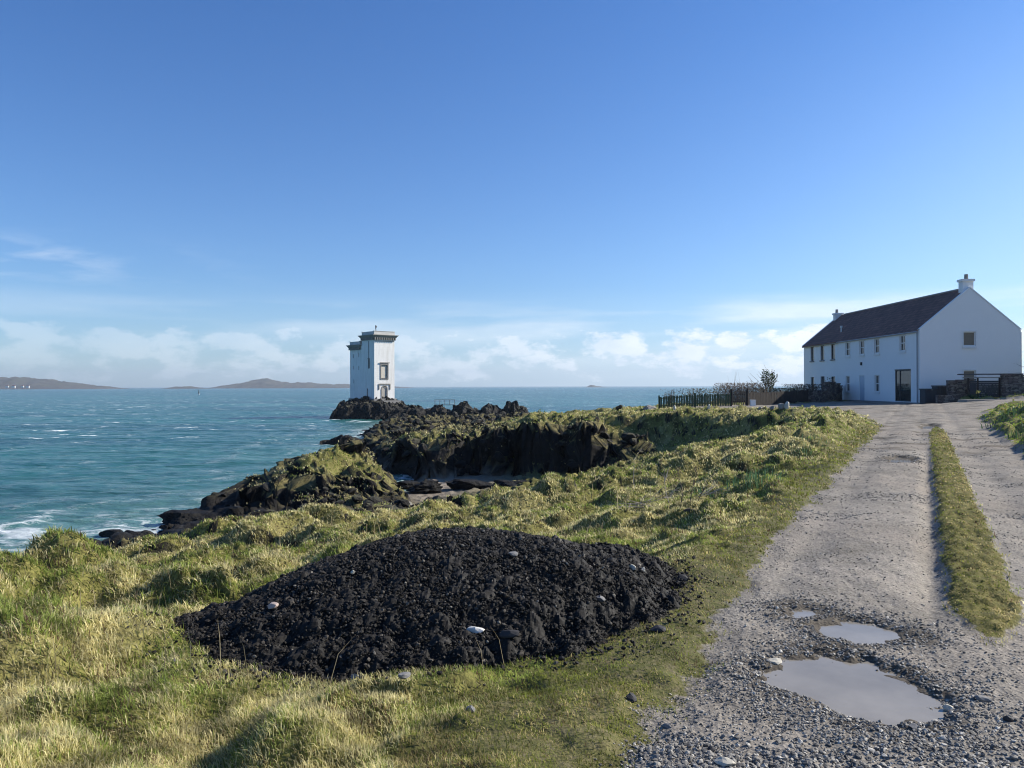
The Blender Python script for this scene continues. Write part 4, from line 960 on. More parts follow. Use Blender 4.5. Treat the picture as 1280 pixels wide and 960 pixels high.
# ------------------------------------------------------------------ fences, gate and walls round the yard
def picket_run(name, label, pts, h, mat, gap=.12, pw=.045, cat='fence', seed=1, rail=2, post_h=.08, pickets=True):
    root = empty(name, (pts[0][0], pts[0][1], 0)); tag(root, label, cat)
    inv = Matrix.Translation((-pts[0][0], -pts[0][1], 0)); rr_ = random.Random(seed)
    pk = MB(inv); rl = MB(inv)
    for (a, b) in zip(pts[:-1], pts[1:]):
        L_ = math.hypot(b[0] - a[0], b[1] - a[1]); n = max(1, round(L_ / 2.2)); ux, uy = (b[0] - a[0]) / L_, (b[1] - a[1]) / L_; ang = math.atan2(uy, ux)
        zs = [gz(a[0] + ux * L_ * i / n, a[1] + uy * L_ * i / n) for i in range(n + 1)]
        for i in range(n + (1 if b is pts[-1] else 0)):
            x, y = a[0] + ux * L_ * i / n, a[1] + uy * L_ * i / n
            p = MB(inv @ Matrix.Translation((x, y, zs[i])) @ Matrix.Rotation(ang, 4, 'Z') @ Matrix.Rotation(rr_.uniform(-.02, .02), 4, 'Y')); p.box(-.05, .05, -.05, .05, -.3, h + post_h); p.build('post', mat, root)
        for i in range(n):
            x0, y0 = a[0] + ux * L_ * i / n, a[1] + uy * L_ * i / n; x1, y1 = a[0] + ux * L_ * (i + 1) / n, a[1] + uy * L_ * (i + 1) / n
            for k in range(rail):
                zr = h * (.28 + .55 * k / max(1, rail - 1)); ox, oy = uy * .052, -ux * .052
                rl.tube([(x0 + ox, y0 + oy, zs[i] + zr), (x1 + ox, y1 + oy, zs[i + 1] + zr)], .028, 4)
            m = int(L_ / n / gap)
            for j in range(m):
                t = (j + .5) / m; x, y, z = x0 + (x1 - x0) * t, y0 + (y1 - y0) * t, zs[i] + (zs[i + 1] - zs[i]) * t
                pk.fr = inv @ Matrix.Translation((x + uy * .09, y - ux * .09, z)) @ Matrix.Rotation(ang, 4, 'Z') @ Matrix.Rotation(rr_.uniform(-.025, .025), 4, 'Y')
                hh = h * rr_.uniform(.94, 1.0); pk.box(-pw / 2, pw / 2, -.009, .009, .04, hh - .03); pk.poly([(-pw / 2, -.009, hh - .03), (pw / 2, -.009, hh - .03), (0, -.009, hh)]) 
    pk.build('picket_panel', mat, root); rl.build('rail', mat, root)
    return root
picket_run('picket_fence', 'green stained picket fence running from the headland lawn to the garden gate', [(10.5, 54.8), (15.5, 54.4)], .92, M_greenwood, gap=.11, pw=.085, seed=3)
picket_run('garden_fence', 'brown close-boarded fence with shade put into its colour, between the gate and the stone pier by the house', [(16.7, 54.6), (20.0, 57.2), (23.3, 60.6)], 1.0, M_wood, gap=.085, pw=.065, seed=4)
g = empty('garden_gate', (15.53, 54.4, gz(16.1, 54.5)), .08); tag(g, 'pale weathered timber garden gate at the end of the green fence', 'gate')
m = MB()
for i in range(7): m.box(.06 + i * .155, .13 + i * .155, -.02, .0, .06, 1.02 + .06 * math.sin(i / 6 * math.pi))
m.build('picket', simple('pale_timber', (.12, .095, .07), .85, .3, 5), g)
m = MB(); m.box(.04, 1.12, .001, .03, .25, .33); m.box(.04, 1.12, .001, .03, .78, .86); m.build('rail', M_wood, g)
for x in (-.05, 1.13):
    m = MB(); m.box(x, x + .08, -.06, .06, -.2, 1.2); m.build('gate_post', M_wood, g)

def stone_wall(name, label, pts, h, th=.45, seed=2, cope=True, mat=None, zoff=0.0, cat='wall'):
    root = empty(name, (pts[0][0], pts[0][1], 0)); tag(root, label, cat); rr_ = random.Random(seed); inv = Matrix.Translation((-pts[0][0], -pts[0][1], 0))
    m = MB(inv); cp = MB(inv)
    for (a, b) in zip(pts[:-1], pts[1:]):
        L_ = math.hypot(b[0] - a[0], b[1] - a[1]); ang = math.atan2(b[1] - a[1], b[0] - a[0]); n = max(1, int(L_ / .5))
        for i in range(n):
            t0, t1 = i / n, (i + 1) / n; x, y = a[0] + (b[0] - a[0]) * t0, a[1] + (b[1] - a[1]) * t0; z = gz(x, y) + zoff
            fr = inv @ Matrix.Translation((x, y, z)) @ Matrix.Rotation(ang, 4, 'Z'); m.fr = fr; zz = -.3
            while zz < h - .02:                                # courses of uneven stones
                dh = min(rr_.uniform(.13, .24), h - zz); k = rr_.choice((1, 2, 2)); xs = [0] + sorted(rr_.uniform(.15, .35) for _ in range(k - 1)) + [L_ / n]
                for u0, u1 in zip(xs[:-1], xs[1:]): m.box(u0 + .004, u1 - .004, -th / 2 + rr_.uniform(-.03, .03), th / 2 + rr_.uniform(-.03, .03), zz + .003, zz + dh - .003)
                zz += dh
            if cope:
                cp.fr = fr; cp.box(.006, L_ / n - .006, -th / 2 - .06, th / 2 + .06, h + .004, h + .09 + rr_.uniform(-.015, .02))
    m.build('stonework', mat or M_stonew, root)
    if cope: cp.build('coping', M_stonew, root)
    return root
stone_wall('garden_wall', 'dark low stone wall and pier joining the brown fence to the step in the house front', [(23.6, 60.7), (25.6, 62.8)], .95, seed=5, cope=False)
stone_wall('garden_wall', 'taller dark purple-brown stone wall end against the house front', [(25.7, 62.9), (27.9, 65.4)], 1.45, seed=6)
stone_wall('boundary_wall', 'stepped dark stone wall by the gable behind the bins', [(28.9, 51.0), (30.5, 50.6)], 1.3, seed=7)
stone_wall('boundary_wall', 'low broken grey stone stub in front of the bins', [(27.75, 50.2), (29.1, 49.9)], .55, seed=8, cope=False)
stone_wall('boundary_wall', 'tall dark brown stone wall rising along the side track at the far right, with an unseen bend added for shade', [(31.35, 49.2), (33.6, 48.6), (35.5, 46.5), (37.5, 41)], 1.45, seed=9)  # unseen end added, bent towards the camera to shade the side track
# slatted timber screen with a pale top rail
g = empty('slatted_screen', (29.6, 49.85, 0)); tag(g, 'dark slatted timber screen with a pale rail between two stone walls', 'screen')
z0 = gz(30.2, 49.7); inv = Matrix.Rotation(-.25, 4, 'Z')
m = MB(inv)
for i in range(9): m.box(0.1, 1.75, -.02, .02, z0 + .08 + i * .135, z0 + .2 + i * .135)
m.build('slat_panel', M_darkpaint, g)
for x in (0, .55, 1.8):
    m = MB(inv); m.box(x - .05, x + .05, -.07, -.021, z0 - .2, z0 + 1.5); m.build('post', M_wood, g)
m = MB(inv); m.box(-.3, 1.95, -.16, .06, z0 + 1.46, z0 + 1.52); m.build('rail', M_cope, g)
m = MB(inv); m.box(-.6, 2.1, -.2, .1, z0 + 1.66, z0 + 1.74); m.build('roof_board', M_dframe, g)
# two dark storage boxes
for i, (x, y, lb) in enumerate(((27.98, 51.6, 'dark blue-grey timber storage box against the gable corner'), (28.88, 51.75, 'dark blue-grey timber storage box nearest the stone wall'))):
    z0 = gz(x, y); b = empty('storage_box', (x, y, z0)); tag(b, lb, 'storage box')
    m = MB(); m.box(-.40, .40, -.35, .35, -.15, .95)
    for k in range(5): m.box(-.38 + k * .155, -.26 + k * .155, -.372, -.352, .05, .9)
    m.build('body', M_darkpaint, b); m = MB(); m.frustum(-.44, .44, -.42, .40, .953, -.44, .44, -.42, .40, 1.03); m.build('lid', M_darkpaint, b)
    m = MB(); m.box(-.06, .06, -.45, -.421, .92, .98); m.build('handle', M_steel, b)
# white block by the fence
x, y = 16.8, 53.6; z = gz(x, y); m = MB(); m.box(-.17, .17, -.12, .12, -.05, .38); m.box(-.19, .19, -.14, .14, .381, .42); o = m.build('salt_bin', M_frame, None); o.location = (x, y, z); tag(o, 'small white box standing by the fence next to the gate', 'box')
m = MB(); m.box(-1.3, 1.2, -.35, .35, -.05, .10); o = m.build('kerb_slab', M_cope); o.location = (28.4, 46.6, gz(28.4, 46.6)); o.rotation_euler = (0, .0, .25); tag(o, 'long flat pale stone slab at the mouth of the side track', 'slab')
for i, (px, py, r, pale) in enumerate(((950, 513, .16, 0), (965, 513, .17, 0), (976, 514, .24, 0), (984, 513, .17, 1), (886, 512, .13, 1), (843, 513, .14, 1))):
    x, y, z = pix(px, py)
    lb = ['grey stone on the lawn edge left of the others', 'grey middle stone on the lawn edge', 'widest dark stone on the lawn edge', 'pale upright stone beside the widest dark one on the lawn edge', 'small pale stone before the green fence', 'small pale stone at the sea end of the green fence'][i]
    boulder((x, y, z), r, (1, 1, .9 if not pale else 1.5), 120 + i, lb, name='marker_stone', mat=M_cope if not pale else simple('pale_stone', (.5, .47, .42), .9, .2, 6), cat='stone', group='stones along the far lawn edge')
boulder((pix(775, 511)), .3, (1.1, 1, .9), 131, 'dark rock on the skyline of the headland beyond the bay', mat=M_rock)
boulder((9.7, 54.3), .42, (1.4, 1, .9), 133, 'grey boulder leaning by the first post of the green fence', mat=M_cope)

# ------------------------------------------------------------------ puddles
M_pud = NT('muddy_water')
def _pud():
    t = M_pud; c = t.ramp(t.noise(1.6, 4, .6), [(.35, (.20, .178, .145)), (.65, (.28, .25, .205))])
    t.set(c, .07, t.bump(t.noise(14, 4, .6, t.mapping(t.co(), (1, 2.2, 1))), .2, .004), .22)
_pud(); M_pud = M_pud.m
for (P_, lv) in PUDDLES:
    c = np.mean(P_, 0); m = MB(); m.poly([(c[0] + (p[0] - c[0]) * 1.25 - c[0], c[1] + (p[1] - c[1]) * 1.25 - c[1], 0) for p in P_])
    f = [p for p in m.v]
    if (f[1][0] - f[0][0]) * (f[2][1] - f[1][1]) - (f[1][1] - f[0][1]) * (f[2][0] - f[1][0]) > 0: pass
    o = m.build('puddle', M_pud, None); o.location = (c[0], c[1], lv)
    if o.data.polygons[0].normal.z < 0: o.data.flip_normals()
    tag(o, kind='structure')
# ------------------------------------------------------------------ scattered stones as one mesh
def stones_mesh(name, X_, Y_, Zs, S, mat, n=1, seed=1, flat=.6, parent=None, nvar=24, embed=.25):
    r = np.random.default_rng(seed); var = [rock_shape(1000 + i, n, 5, .07)[0] for i in range(nvar)]; F = ico(n)[1]
    VA = np.array(var); k = len(X_); vi = r.integers(0, nvar, k); nv = VA.shape[1]
    a = r.uniform(0, 2 * math.pi, k); sxyz = np.stack([S * r.uniform(.75, 1.25, k), S * r.uniform(.65, 1.1, k), S * flat * r.uniform(.7, 1.2, k)], 1)
    P = VA[vi] * sxyz[:, None, :]; til = r.normal(0, .25, (k, 2))
    ca, sa = np.cos(a)[:, None], np.sin(a)[:, None]
    x = P[..., 0] * ca - P[..., 1] * sa; y = P[..., 0] * sa + P[..., 1] * ca; z = P[..., 2] + x * til[:, :1] + y * til[:, 1:]
    V_ = np.stack([x + X_[:, None], y + Y_[:, None], z + (Zs + S * flat * embed)[:, None]], -1).reshape(-1, 3)
    Fa = (F[None] + (np.arange(k) * nv)[:, None, None]).reshape(-1, 3)
    tint = np.repeat(r.random(k), nv)
    return np_mesh(name, V_, Fa, np.full(len(Fa), 3), mat, smooth=False, attrs=dict(tint=tint), parent=parent)
M_grav = NT('loose_gravel')
def _gr():
    t = M_grav
    c = t.ramp(t.attr('tint'), [(0, (.06, .055, .05)), (.3, (.13, .12, .105)), (.65, (.21, .193, .168)), (.88, (.32, .295, .25)), (1, (.52, .48, .41))])
    t.set(t.mix(.35, c, t.ramp(t.noise(60, 4), [(.3, .6), (.7, 1.3)]), 'MULTIPLY'), .75)
_gr(); M_grav = M_grav.m
def scatter_road():
    k = 190000; a = R(1) * rng.uniform(-4, 42, k); r = np.exp(rng.uniform(math.log(2.5), math.log(26), k)); x = r * np.sin(a); y = r * np.cos(a)
    z, road, rock, sand, strip, lm, lw = terrain(x, y)
    w = np.zeros(k); pd = np.full(k, 9.0)
    for (P_, lv) in PUDDLES: pd = np.minimum(pd, -poly_sd(x, y, P_))
    t, s = road_ts(x, y)
    pt = sstep(-.1, .4, fbm(x / .5, y / .35, 3, 207))
    dens = .06 + .75 * sstep(.42, .05, pd) * (pd > -.02) + .75 * sstep(4.2, 3.2, y + .1 * x) * (.35 + .65 * pt) + .28 * sstep(5.2, 4.3, y) * pt + .6 * sstep(.18, .5, fbm(x / 1.4, y / .9, 3, 206)) * sstep(6, 9, y)
    dens = np.where((pd < .0), .035 * (pd > -.14) * (fbm(x * 2, y * 2, 2, 4) > -.2), dens)
    dens *= road * (1 - strip) + .10 * sstep(.02, .3, road)
    ok = rng.random(k) < dens
    x, y, z, r, pd = x[ok], y[ok], z[ok], r[ok], pd[ok]
    S = .0026 + .0070 * rng.random(len(x)) ** 3.2 + .00045 * r
    S *= 1 + .6 * sstep(3.55, 2.9, y) + .25 * sstep(.25, .05, pd)
    o = stones_mesh('gravel', x, y, z, S, M_grav, 1, 5, .62); tag(o, kind='stuff')
    o['label'] = 'loose grey gravel scattered over the track'; o['category'] = 'gravel'
scatter_road()
M_pale = simple('pale_pebble', (.45, .41, .33), .8, .25, 18, .003, 60)
M_greyst = simple('grey_pebble', (.17, .165, .16), .8, .3, 18, .003, 60)
M_darkst = simple('dark_clod', (.028, .026, .028), .8, .3, 18, .006, 50)
def stone_at(px, py, wpx, sq, seed, mat, label, cat='stone', name='stone', group=None, dz=.35, xyz=None):
    x, y, z = xyz or pix(px, py); r = wpx / 2 / 960 * math.hypot(x, y)
    return boulder((x, y, z), r, sq, seed, label, name=name, mat=mat, cat=cat, group=group, dz=dz, rz=random.uniform(-.6, .6), n=2, cuts=9)
GS = 'single stones lying on the track and verge'
stone_at(968, 830, 22, (1, .75, .5), 201, M_pale, 'cream oval stone at the left end of the largest puddle', group=GS)
stone_at(1184, 888, 12, (1, .9, .7), 202, M_pale, 'rounded cream pebble at the right tip of the largest puddle', group=GS)
stone_at(1140, 911, 14, (1, .7, .5), 203, M_greyst, 'pale grey chip on the near rim of the largest puddle', group=GS)
stone_at(1226, 877, 20, (1, .5, .5), 204, M_greyst, 'long grey stone right of the largest puddle', group=GS)
stone_at(1258, 902, 12, (1, .8, .8), 205, M_darkst, 'dark lump on the gravel at the right edge', group=GS)
stone_at(788, 875, 16, (1, 1, .9), 206, M_darkst, 'lone dark clod on the verge just left of the gravel', group=GS)
stone_at(588, 888, 14, (1, .8, .8), 207, M_greyst, 'bluish grey stone in the turf in front of the black pile', group=GS)
stone_at(905, 957, 26, (1, .7, .5), 208, M_pale, 'cream stone among coarse gravel at the bottom of the photo', group=GS)
stone_at(832, 910, 14, (1, .6, .5), 209, M_greyst, 'flat grey chip at the left edge of the gravel', group=GS)
stone_at(887, 938, 12, (1, .7, .6), 210, M_darkst, 'small dark stone at the near left of the gravel', group=GS)
stone_at(851, 727, 17, (1, .9, .8), 211, M_darkst, 'dark rubble clod lying off the right end of the pile', group=GS)
stone_at(822, 789, 22, (1, .7, .5), 212, M_darkst, 'flat dark clod at the right foot of the pile', group=GS)
stone_at(862, 641, 16, (1, .7, .4), 213, simple('peat', (.06, .045, .035), .95), 'brown peaty clod in the turf beyond the pile', group=GS)

# ------------------------------------------------------------------ the pile of black road planings
M_pile = NT('black_planings')
def _pl():
    t = M_pile; c = t.ramp(t.attr('tint'), [(0, (.009, .008, .007)), (.55, (.017, .0145, .012)), (.88, (.042, .035, .028)), (.97, (.09, .078, .064)), (1, (.20, .18, .15))])
    t.set(c, t.ramp(t.noise(30, 3), [(.3, .6), (.7, .9)]), t.bump(t.noise(120, 4, .7), .5, .004), .25)
_pl(); M_pile = M_pile.m
def pile():
    root = empty('rubble_pile', (PILE_C[0], PILE_C[1], gz(*PILE_C))); tag(root, 'low broad heap of black crushed road planings dumped on the turf beside the track', 'pile')
    n, m = 420, 420; xx, yy = np.meshgrid(np.linspace(-2.9, 1.8, n), np.linspace(3.7, 8.4, m), indexing='ij'); x = xx.ravel(); y = yy.ravel()
    g = terrain(x, y)[0]
    d1, d2, i1 = worley(x / .09, y / .09, 71); e1, e2, i3 = worley(x / .25, y / .25, 73)
    h = pile_h(x, y); z = g + np.where(h > 0, h, h * .5) + sstep(-.01, .06, h) * (.018 * i1 + .012 * sstep(0, .3, d2 - d1) + .022 * (i3 - .5) * sstep(0, .3, e2 - e1) + .028 * fbm(x / .10, y / .10, 5, 72) - .01)
    idx = np.arange(n * m).reshape(n, m); q = np.stack([idx[:-1, :-1], idx[1:, :-1], idx[1:, 1:], idx[:-1, 1:]], -1).reshape(-1, 4); q = q[(h[q].max(1) > -.02)]
    u, inv = np.unique(q, return_inverse=True); loc = np.array(root.location)
    np_mesh('heap', np.stack([x, y, z], 1)[u] - loc, inv.ravel(), np.full(len(q), 4), M_pile, attrs=dict(tint=(.3 * i1)[u]), smooth=False, parent=root)
    k = 150000; x = rng.uniform(-2.9, 1.8, k); y = rng.uniform(3.7, 8.2, k); h = pile_h(x, y)
    ok = (h > 0) | ((h > -.10) & (rng.random(k) < .25 * np.exp(h * 20))); x, y, h = x[ok], y[ok], np.maximum(h[ok], 0); z = terrain(x, y)[0] + h + .012
    S = .0033 + .0140 * rng.random(len(x)) ** 4.5
    S = np.where(rng.random(len(x)) < .003, S + .018, S)
    o = stones_mesh('crushed_chunk', x, y, z, S, M_pile, 1, 9, .8, embed=.3); o.data.transform(Matrix.Translation(-Vector(loc))); o.parent = root; o['kind'] = 'stuff'
pile()
def on_pile(px, py):
    d = np.linspace(3.5, 9, 3000); X_ = (px - 640) / 960 * d; Z = CAMZ - (py - 483) / 960 * d
    g = terrain(X_, d)[0] + np.maximum(pile_h(X_, d), 0) + .02; k = np.argmax(Z < g); return float(X_[k]), float(d[k]), float(g[k])
GP = 'pale stones on the black pile'
for i, (px, py, wp, mt, sq, lb) in enumerate((
    (342, 760, 16, simple('pinkish_stone', (.42, .33, .28), .8, .2, 20), (1, .7, .8), 'pinkish tan stone on the left flank of the black pile'),
    (592, 789, 26, simple('white_chip', (.55, .53, .49), .7, .2, 30), (1, .8, .35), 'white flaky slab low on the front of the black pile'),
    (641, 694, 14, M_greyst, (1, .7, .5), 'grey stone high on the middle of the black pile'), (750, 750, 14, M_greyst, (1, .7, .6), 'pale grey stone on the right flank of the black pile'),
    (790, 712, 9, M_pale, (1, .8, .9), 'small whitish stone near the right shoulder of the black pile'), (803, 714, 9, M_pale, (1, .6, .7), 'outermost small whitish stone on the right shoulder of the black pile'),
    (505, 847, 18, M_greyst, (1, .7, .6), 'light grey stone at the front foot of the black pile'), (441, 716, 8, M_pale, (1, .7, .8), 'tiny pale stone on the upper left of the black pile'),
    (634, 795, 34, M_darkst, (1, .35, .3), 'long flat dark slab beside the white flake on the pile'), (443, 847, 11, M_greyst, (1, .8, .8), 'small grey stone at the left front foot of the black pile'))):
    stone_at(px, py, wp, sq, 230 + i, mt, lb, group=GP, xyz=on_pile(px, py), dz=.5)
# angular blocks and rubble that make up the broken faces of the shore
def rubble():
    k = 52000; a = R(1) * rng.uniform(-36, 16, k); r = np.exp(rng.uniform(math.log(20), math.log(125), k)); x = r * np.sin(a); y = r * np.cos(a)
    z, road, rock, sand, *_ = terrain(x, y)
    e = .35; sl = np.abs(terrain(x, y + e)[0] - z) / e + np.abs(terrain(x + e, y)[0] - z) / e
    ok = (rock > .45) & (z > -.3) & (rng.random(k) < (.02 + .20 * sstep(.7, 1.8, sl)) * (1 - .85 * ((x < -3.5) & (y > 32) & (y < 46)))) & (z < 3.6)
    x, y, z = x[ok], y[ok], z[ok]; S = (.13 + .42 * rng.random(len(x)) ** 2.2) * (.75 + y / 140)
    o = stones_mesh('shore_rubble', x, y, z, S, M_rock, 2, 15, .62, embed=-.15); tag(o, kind='stuff'); o['label'] = 'black angular rubble and ledges of the broken shore'; o['category'] = 'rocks'
rubble()
# ------------------------------------------------------------------ grass blades
M_blade = NT('grass_blade')
def _bl():
    t = M_blade; c = t.attr('col', 'Color'); t.lk(c, t.b.inputs['Base Color']); t.b.inputs['Roughness'].default_value = .6; t.b.inputs['Specular IOR Level'].default_value = .25
    tr = t.add('ShaderNodeBsdfTranslucent'); t.lk(c, tr.inputs['Color']); mx = t.add('ShaderNodeMixShader'); mx.inputs[0].default_value = .48
    t.lk(t.b.outputs[0], mx.inputs[1]); t.lk(tr.outputs[0], mx.inputs[2]); t.lk(mx.outputs[0], t.out.inputs[0])
_bl(); M_blade = M_blade.m
def blades(name, x, y, z, Ln, Wd, lean, az_, col, parent=None):
    """curved three-point blades"""
    k = len(x); ph = rng.uniform(0, math.pi, k); wx, wy = np.cos(ph) * Wd / 2, np.sin(ph) * Wd / 2
    lx, ly = np.cos(az_) * lean, np.sin(az_) * lean
    B = np.stack([x, y, z - .01], 1); up = np.sqrt(np.clip(1 - lean ** 2 * .6, .15, 1))
    M1 = B + np.stack([lx * Ln * .35, ly * Ln * .35, Ln * .6 * up], 1); T1 = B + np.stack([lx * Ln, ly * Ln, Ln * up * (1 - .25 * lean)], 1)
    wv = np.stack([wx, wy, 0 * wx], 1)
    V_ = np.stack([B - wv, B + wv, M1 + wv * .8, M1 - wv * .8, T1], 1).reshape(-1, 3); o5 = np.arange(k) * 5
    loops = np.stack([o5, o5 + 1, o5 + 2, o5 + 3, o5 + 3, o5 + 2, o5 + 4], 1); tot = np.tile([4, 3], k)
    c5 = np.repeat(col, 5, axis=0)
    return np_mesh(name, V_, loops, tot, M_blade, smooth=False, attrs=dict(col=c5), parent=parent)
def grass():
    k = 1300000; a = R(1) * np.where(rng.random(k) < .12, np.where(rng.random(k) < .6, rng.uniform(-62, -38, k), rng.uniform(38, 55, k)), rng.uniform(-38, 38, k)); r = np.exp(rng.uniform(math.log(2.3), math.log(62), k)); x = r * np.sin(a); y = r * np.cos(a)
    # blades gather in tufts
    tx = fbm(x / .13, y / .13, 2, 501)
    z, road, rock, sand, strip, lm, lw = terrain(x, y)
    ph = pile_h(x, y)
    bare = sstep(.2, .42, fbm(x / .5, y / .5, 3, 503)) * lw
    dens = (1 - road) * (1 - sand) * (1 - rock * .75) * np.where(ph > .0, 0, np.where(ph > -.12, .5, 1)) * (.6 + .4 * sstep(-.3, .3, tx)) * (1 - .6 * bare) * (1 - .2 * lw)
    dens = np.maximum(dens, strip * .8) * (z > 1.2)
    dens *= np.where(y > 34, .7, 1)
    ok = rng.random(k) < dens
    x, y, z, r, strip, lm, lw, rock, road = [v[ok] for v in (x, y, z, r, strip, lm, lw, rock, road)]; k = len(x)
    t, s = road_ts(x, y)
    long_ = np.clip(lm * .7 + sstep(-2.3, -3.4, t) * .40, 0, 1) * (1 - strip)
    n1 = fbm(x / .9, y / .9, 4, 510); n2 = fbm(x / .28, y / .28, 3, 511); n3 = fbm(x / 3.2, y / 3.2, 3, 512)
    straw = np.clip(.46 + .30 * long_ + .75 * n1 + .55 * n2 + .85 * n3 + .22 * rock, .03, .95) * (1 - .5 * lw)
    green_patch = sstep(.15, .5, -n3 + .3 * n1)
    isst = rng.random(k) < straw
    u = rng.random((k, 1))
    g = np.array([.13, .175, .030]) * (1 - u) + np.array([.32, .37, .085]) * u
    sw_ = np.array([.42, .36, .15]) * (1 - u) + np.array([.76, .68, .38]) * u
    col = np.where(isst[:, None], sw_, g)
    br = rng.random(k) < .05 + .25 * sstep(.25, .6, fbm(x / .5, y / .5, 3, 533)); col[br] = np.array([.12, .075, .045])
    cl = .62 + .75 * sstep(-.5, .45, fbm(x / .22, y / .22, 3, 530)); col = col * cl[:, None]; vg = (t > 1.2)[:, None]; col = np.where(vg, np.array([.26, .36, .04]) * (.6 + .8 * u), col)
    ms = (strip > .4)[:, None] | (lw > .5)[:, None]; col = np.where(ms, col * np.array([.80, .74, .66]), col)
    Ln = (.022 + .032 * rng.random(k)) * (1 - .38 * np.maximum(lw, strip)) + long_ * (.012 + .070 * rng.random(k) ** 1.8) * (.5 + .5 * lm) + .0013 * r
    Ln *= np.where(strip > .3, .6, 1) * np.where(t > 1.2, .5, 1)
    Wd = np.maximum(.0032, .00105 * r) * rng.uniform(.7, 1.3, k)
    wind = 2.6 + 1.2 * fbm(x / .8, y / .8, 2, 520)
    az_ = np.where(rng.random(k) < .55, wind + rng.normal(0, .7, k), rng.uniform(0, 2 * math.pi, k))
    lean = np.clip(rng.normal(.62, .3, k) + .42 * long_ * rng.random(k), .05, 1.25)
    o = blades('grass', x, y, z, Ln, Wd, lean, az_, col); tag(o, kind='stuff'); o['label'] = 'rough tussocky green and straw grass on the turf'; o['category'] = 'grass'
    return k
grass()
# seed stalks
def stalks():
    k = 260; pts = []
    a = R(1) * rng.uniform(-36, 10, k); r = np.exp(rng.uniform(math.log(4), math.log(18), k)); x = r * np.sin(a); y = r * np.cos(a)
    z, road, rock, sand, strip, lm, lw = terrain(x, y); ok = (road < .1) & (pile_h(x, y) < 0) & (lw < .3)
    x, y, z, r = x[ok], y[ok], z[ok], r[ok]; k = len(x)
    o = blades('dry_stalks', x, y, z, rng.uniform(.14, .34, k), np.maximum(.003, .0009 * r), rng.uniform(.1, .7, k), rng.uniform(0, 6.28, k), np.tile([.42, .34, .2], (k, 1)) * rng.uniform(.7, 1.2, (k, 1)))
    tag(o, kind='stuff'); o['label'] = 'thin dry grass stalks standing out of the turf'; o['category'] = 'dry stalks'
stalks()

# ------------------------------------------------------------------ daffodils
M_petal = simple('daffodil_yellow', (.82, .66, .12), .6); M_petalw = simple('daffodil_cream', (.80, .76, .45), .6)
def daffodils(x, y, n, rad, h, label, flowers=0, group=None, seed=1, dark=1.0):
    r = np.random.default_rng(seed); zz = gz(x, y); root = empty('daffodil_clump', (x, y, zz)); tag(root, label, 'plant', group)
    a = r.uniform(0, 6.28, n); q = rad * np.sqrt(r.random(n)); px, py = q * np.cos(a), q * np.sin(a); z = terrain(x + px, y + py)[0] - zz
    u = r.random((n, 1)); col = (np.array([.05, .115, .055]) * (1 - u) + np.array([.11, .20, .10]) * u) * dark
    blades('foliage', px, py, z, r.uniform(.6, 1.05, n) * h, np.full(n, max(.009, .00085 * math.hypot(x, y))), np.clip(r.normal(.25, .15, n), .02, .7), a + r.normal(0, .5, n), col, parent=root)
    for i in range(flowers):
        aa = r.uniform(0, 6.28); qq = rad * .85 * math.sqrt(r.random()); fx, fy = qq * math.cos(aa), qq * math.sin(aa) - .1 * rad; fh = h * r.uniform(.85, 1.2); ps = max(.045, .0016 * math.hypot(x, y)) * r.uniform(.8, 1.1)
        zb = gz(x + fx, y + fy) - zz
        s_ = MB(); s_.tube([(fx, fy, zb), (fx, fy, zb + fh)], .005, 4); s_.tube([(fx, fy, zb + fh), (fx - .02, fy - .04, zb + fh + .01)], .006, 4)
        st = s_.build('stem', M_stem, root)
        p = MB(Matrix.Translation((fx - .02, fy - .045, zb + fh + .01)) @ Matrix.Rotation(r.uniform(-.8, .8), 4, 'Z') @ Matrix.Rotation(R(80) + r.uniform(-.2, .3), 4, 'X'))
        for k in range(6):
            t = k * math.pi / 3; c, s = math.cos(t), math.sin(t); c1, s1 = math.cos(t + .45), math.sin(t + .45); c2, s2 = math.cos(t - .45), math.sin(t - .45)
            p.poly([(0, 0, 0), (c2 * ps * .55, s2 * ps * .55, .004), (c * ps, s * ps, .0), (c1 * ps * .55, s1 * ps * .55, .004)])
        p.tube([(0, 0, .0), (0, 0, ps * .6)], [ps * .25, ps * .36], 8, cap=False)
        p.build('flower', M_petalw if r.random() < .5 else M_petal, st)
M_stem = simple('green_stem', (.09, .15, .05), .6)
GD = 'daffodil clumps in the turf'
for i, (px, py, n, rd, lb) in enumerate(((952, 600, 70, .28, 'tallest blue-green daffodil leaf clump on the field beside the track, not in flower'), (928, 606, 60, .30, 'flat leafy daffodil clump left of the tallest one'), (884, 622, 34, .22, 'small daffodil leaf clump beside the fallen twigs'),
        (998, 570, 30, .35, 'thin daffodil leaves farther up the field edge'), (1017, 558, 26, .3, 'faint daffodil tuft highest up the field edge'))):
    x, y, z = pix(px, py); daffodils(x, y, n, rd, .26 if i < 2 else .19, lb, 0, GD, 40 + i)
GF = 'flowering daffodils on the right bank'
for i, (px, py, n, rd, h, fl, lb) in enumerate(((1248, 527, 34, .5, .26, 6, 'flowering daffodil clump with leaves sprawling left on the bright bank'), (1268, 519, 50, .55, .32, 9, 'tallest cream-flowered daffodil clump on the bright bank'),
        (1276, 546, 26, .35, .26, 3, 'daffodil clump nearest the track at the right edge'), (1294, 530, 34, .5, .3, 8, 'flowering daffodil clump cut by the right edge'), (1214, 507, 60, .5, .42, 5, 'white-flowered clump in the shade before the stone wall'))):
    x, y, z = pix(px, py)
    if i == 4: x, y = 29.9, 49.3
    daffodils(x, y, n, rd, h, lb, fl, GF, 60 + i, .7)

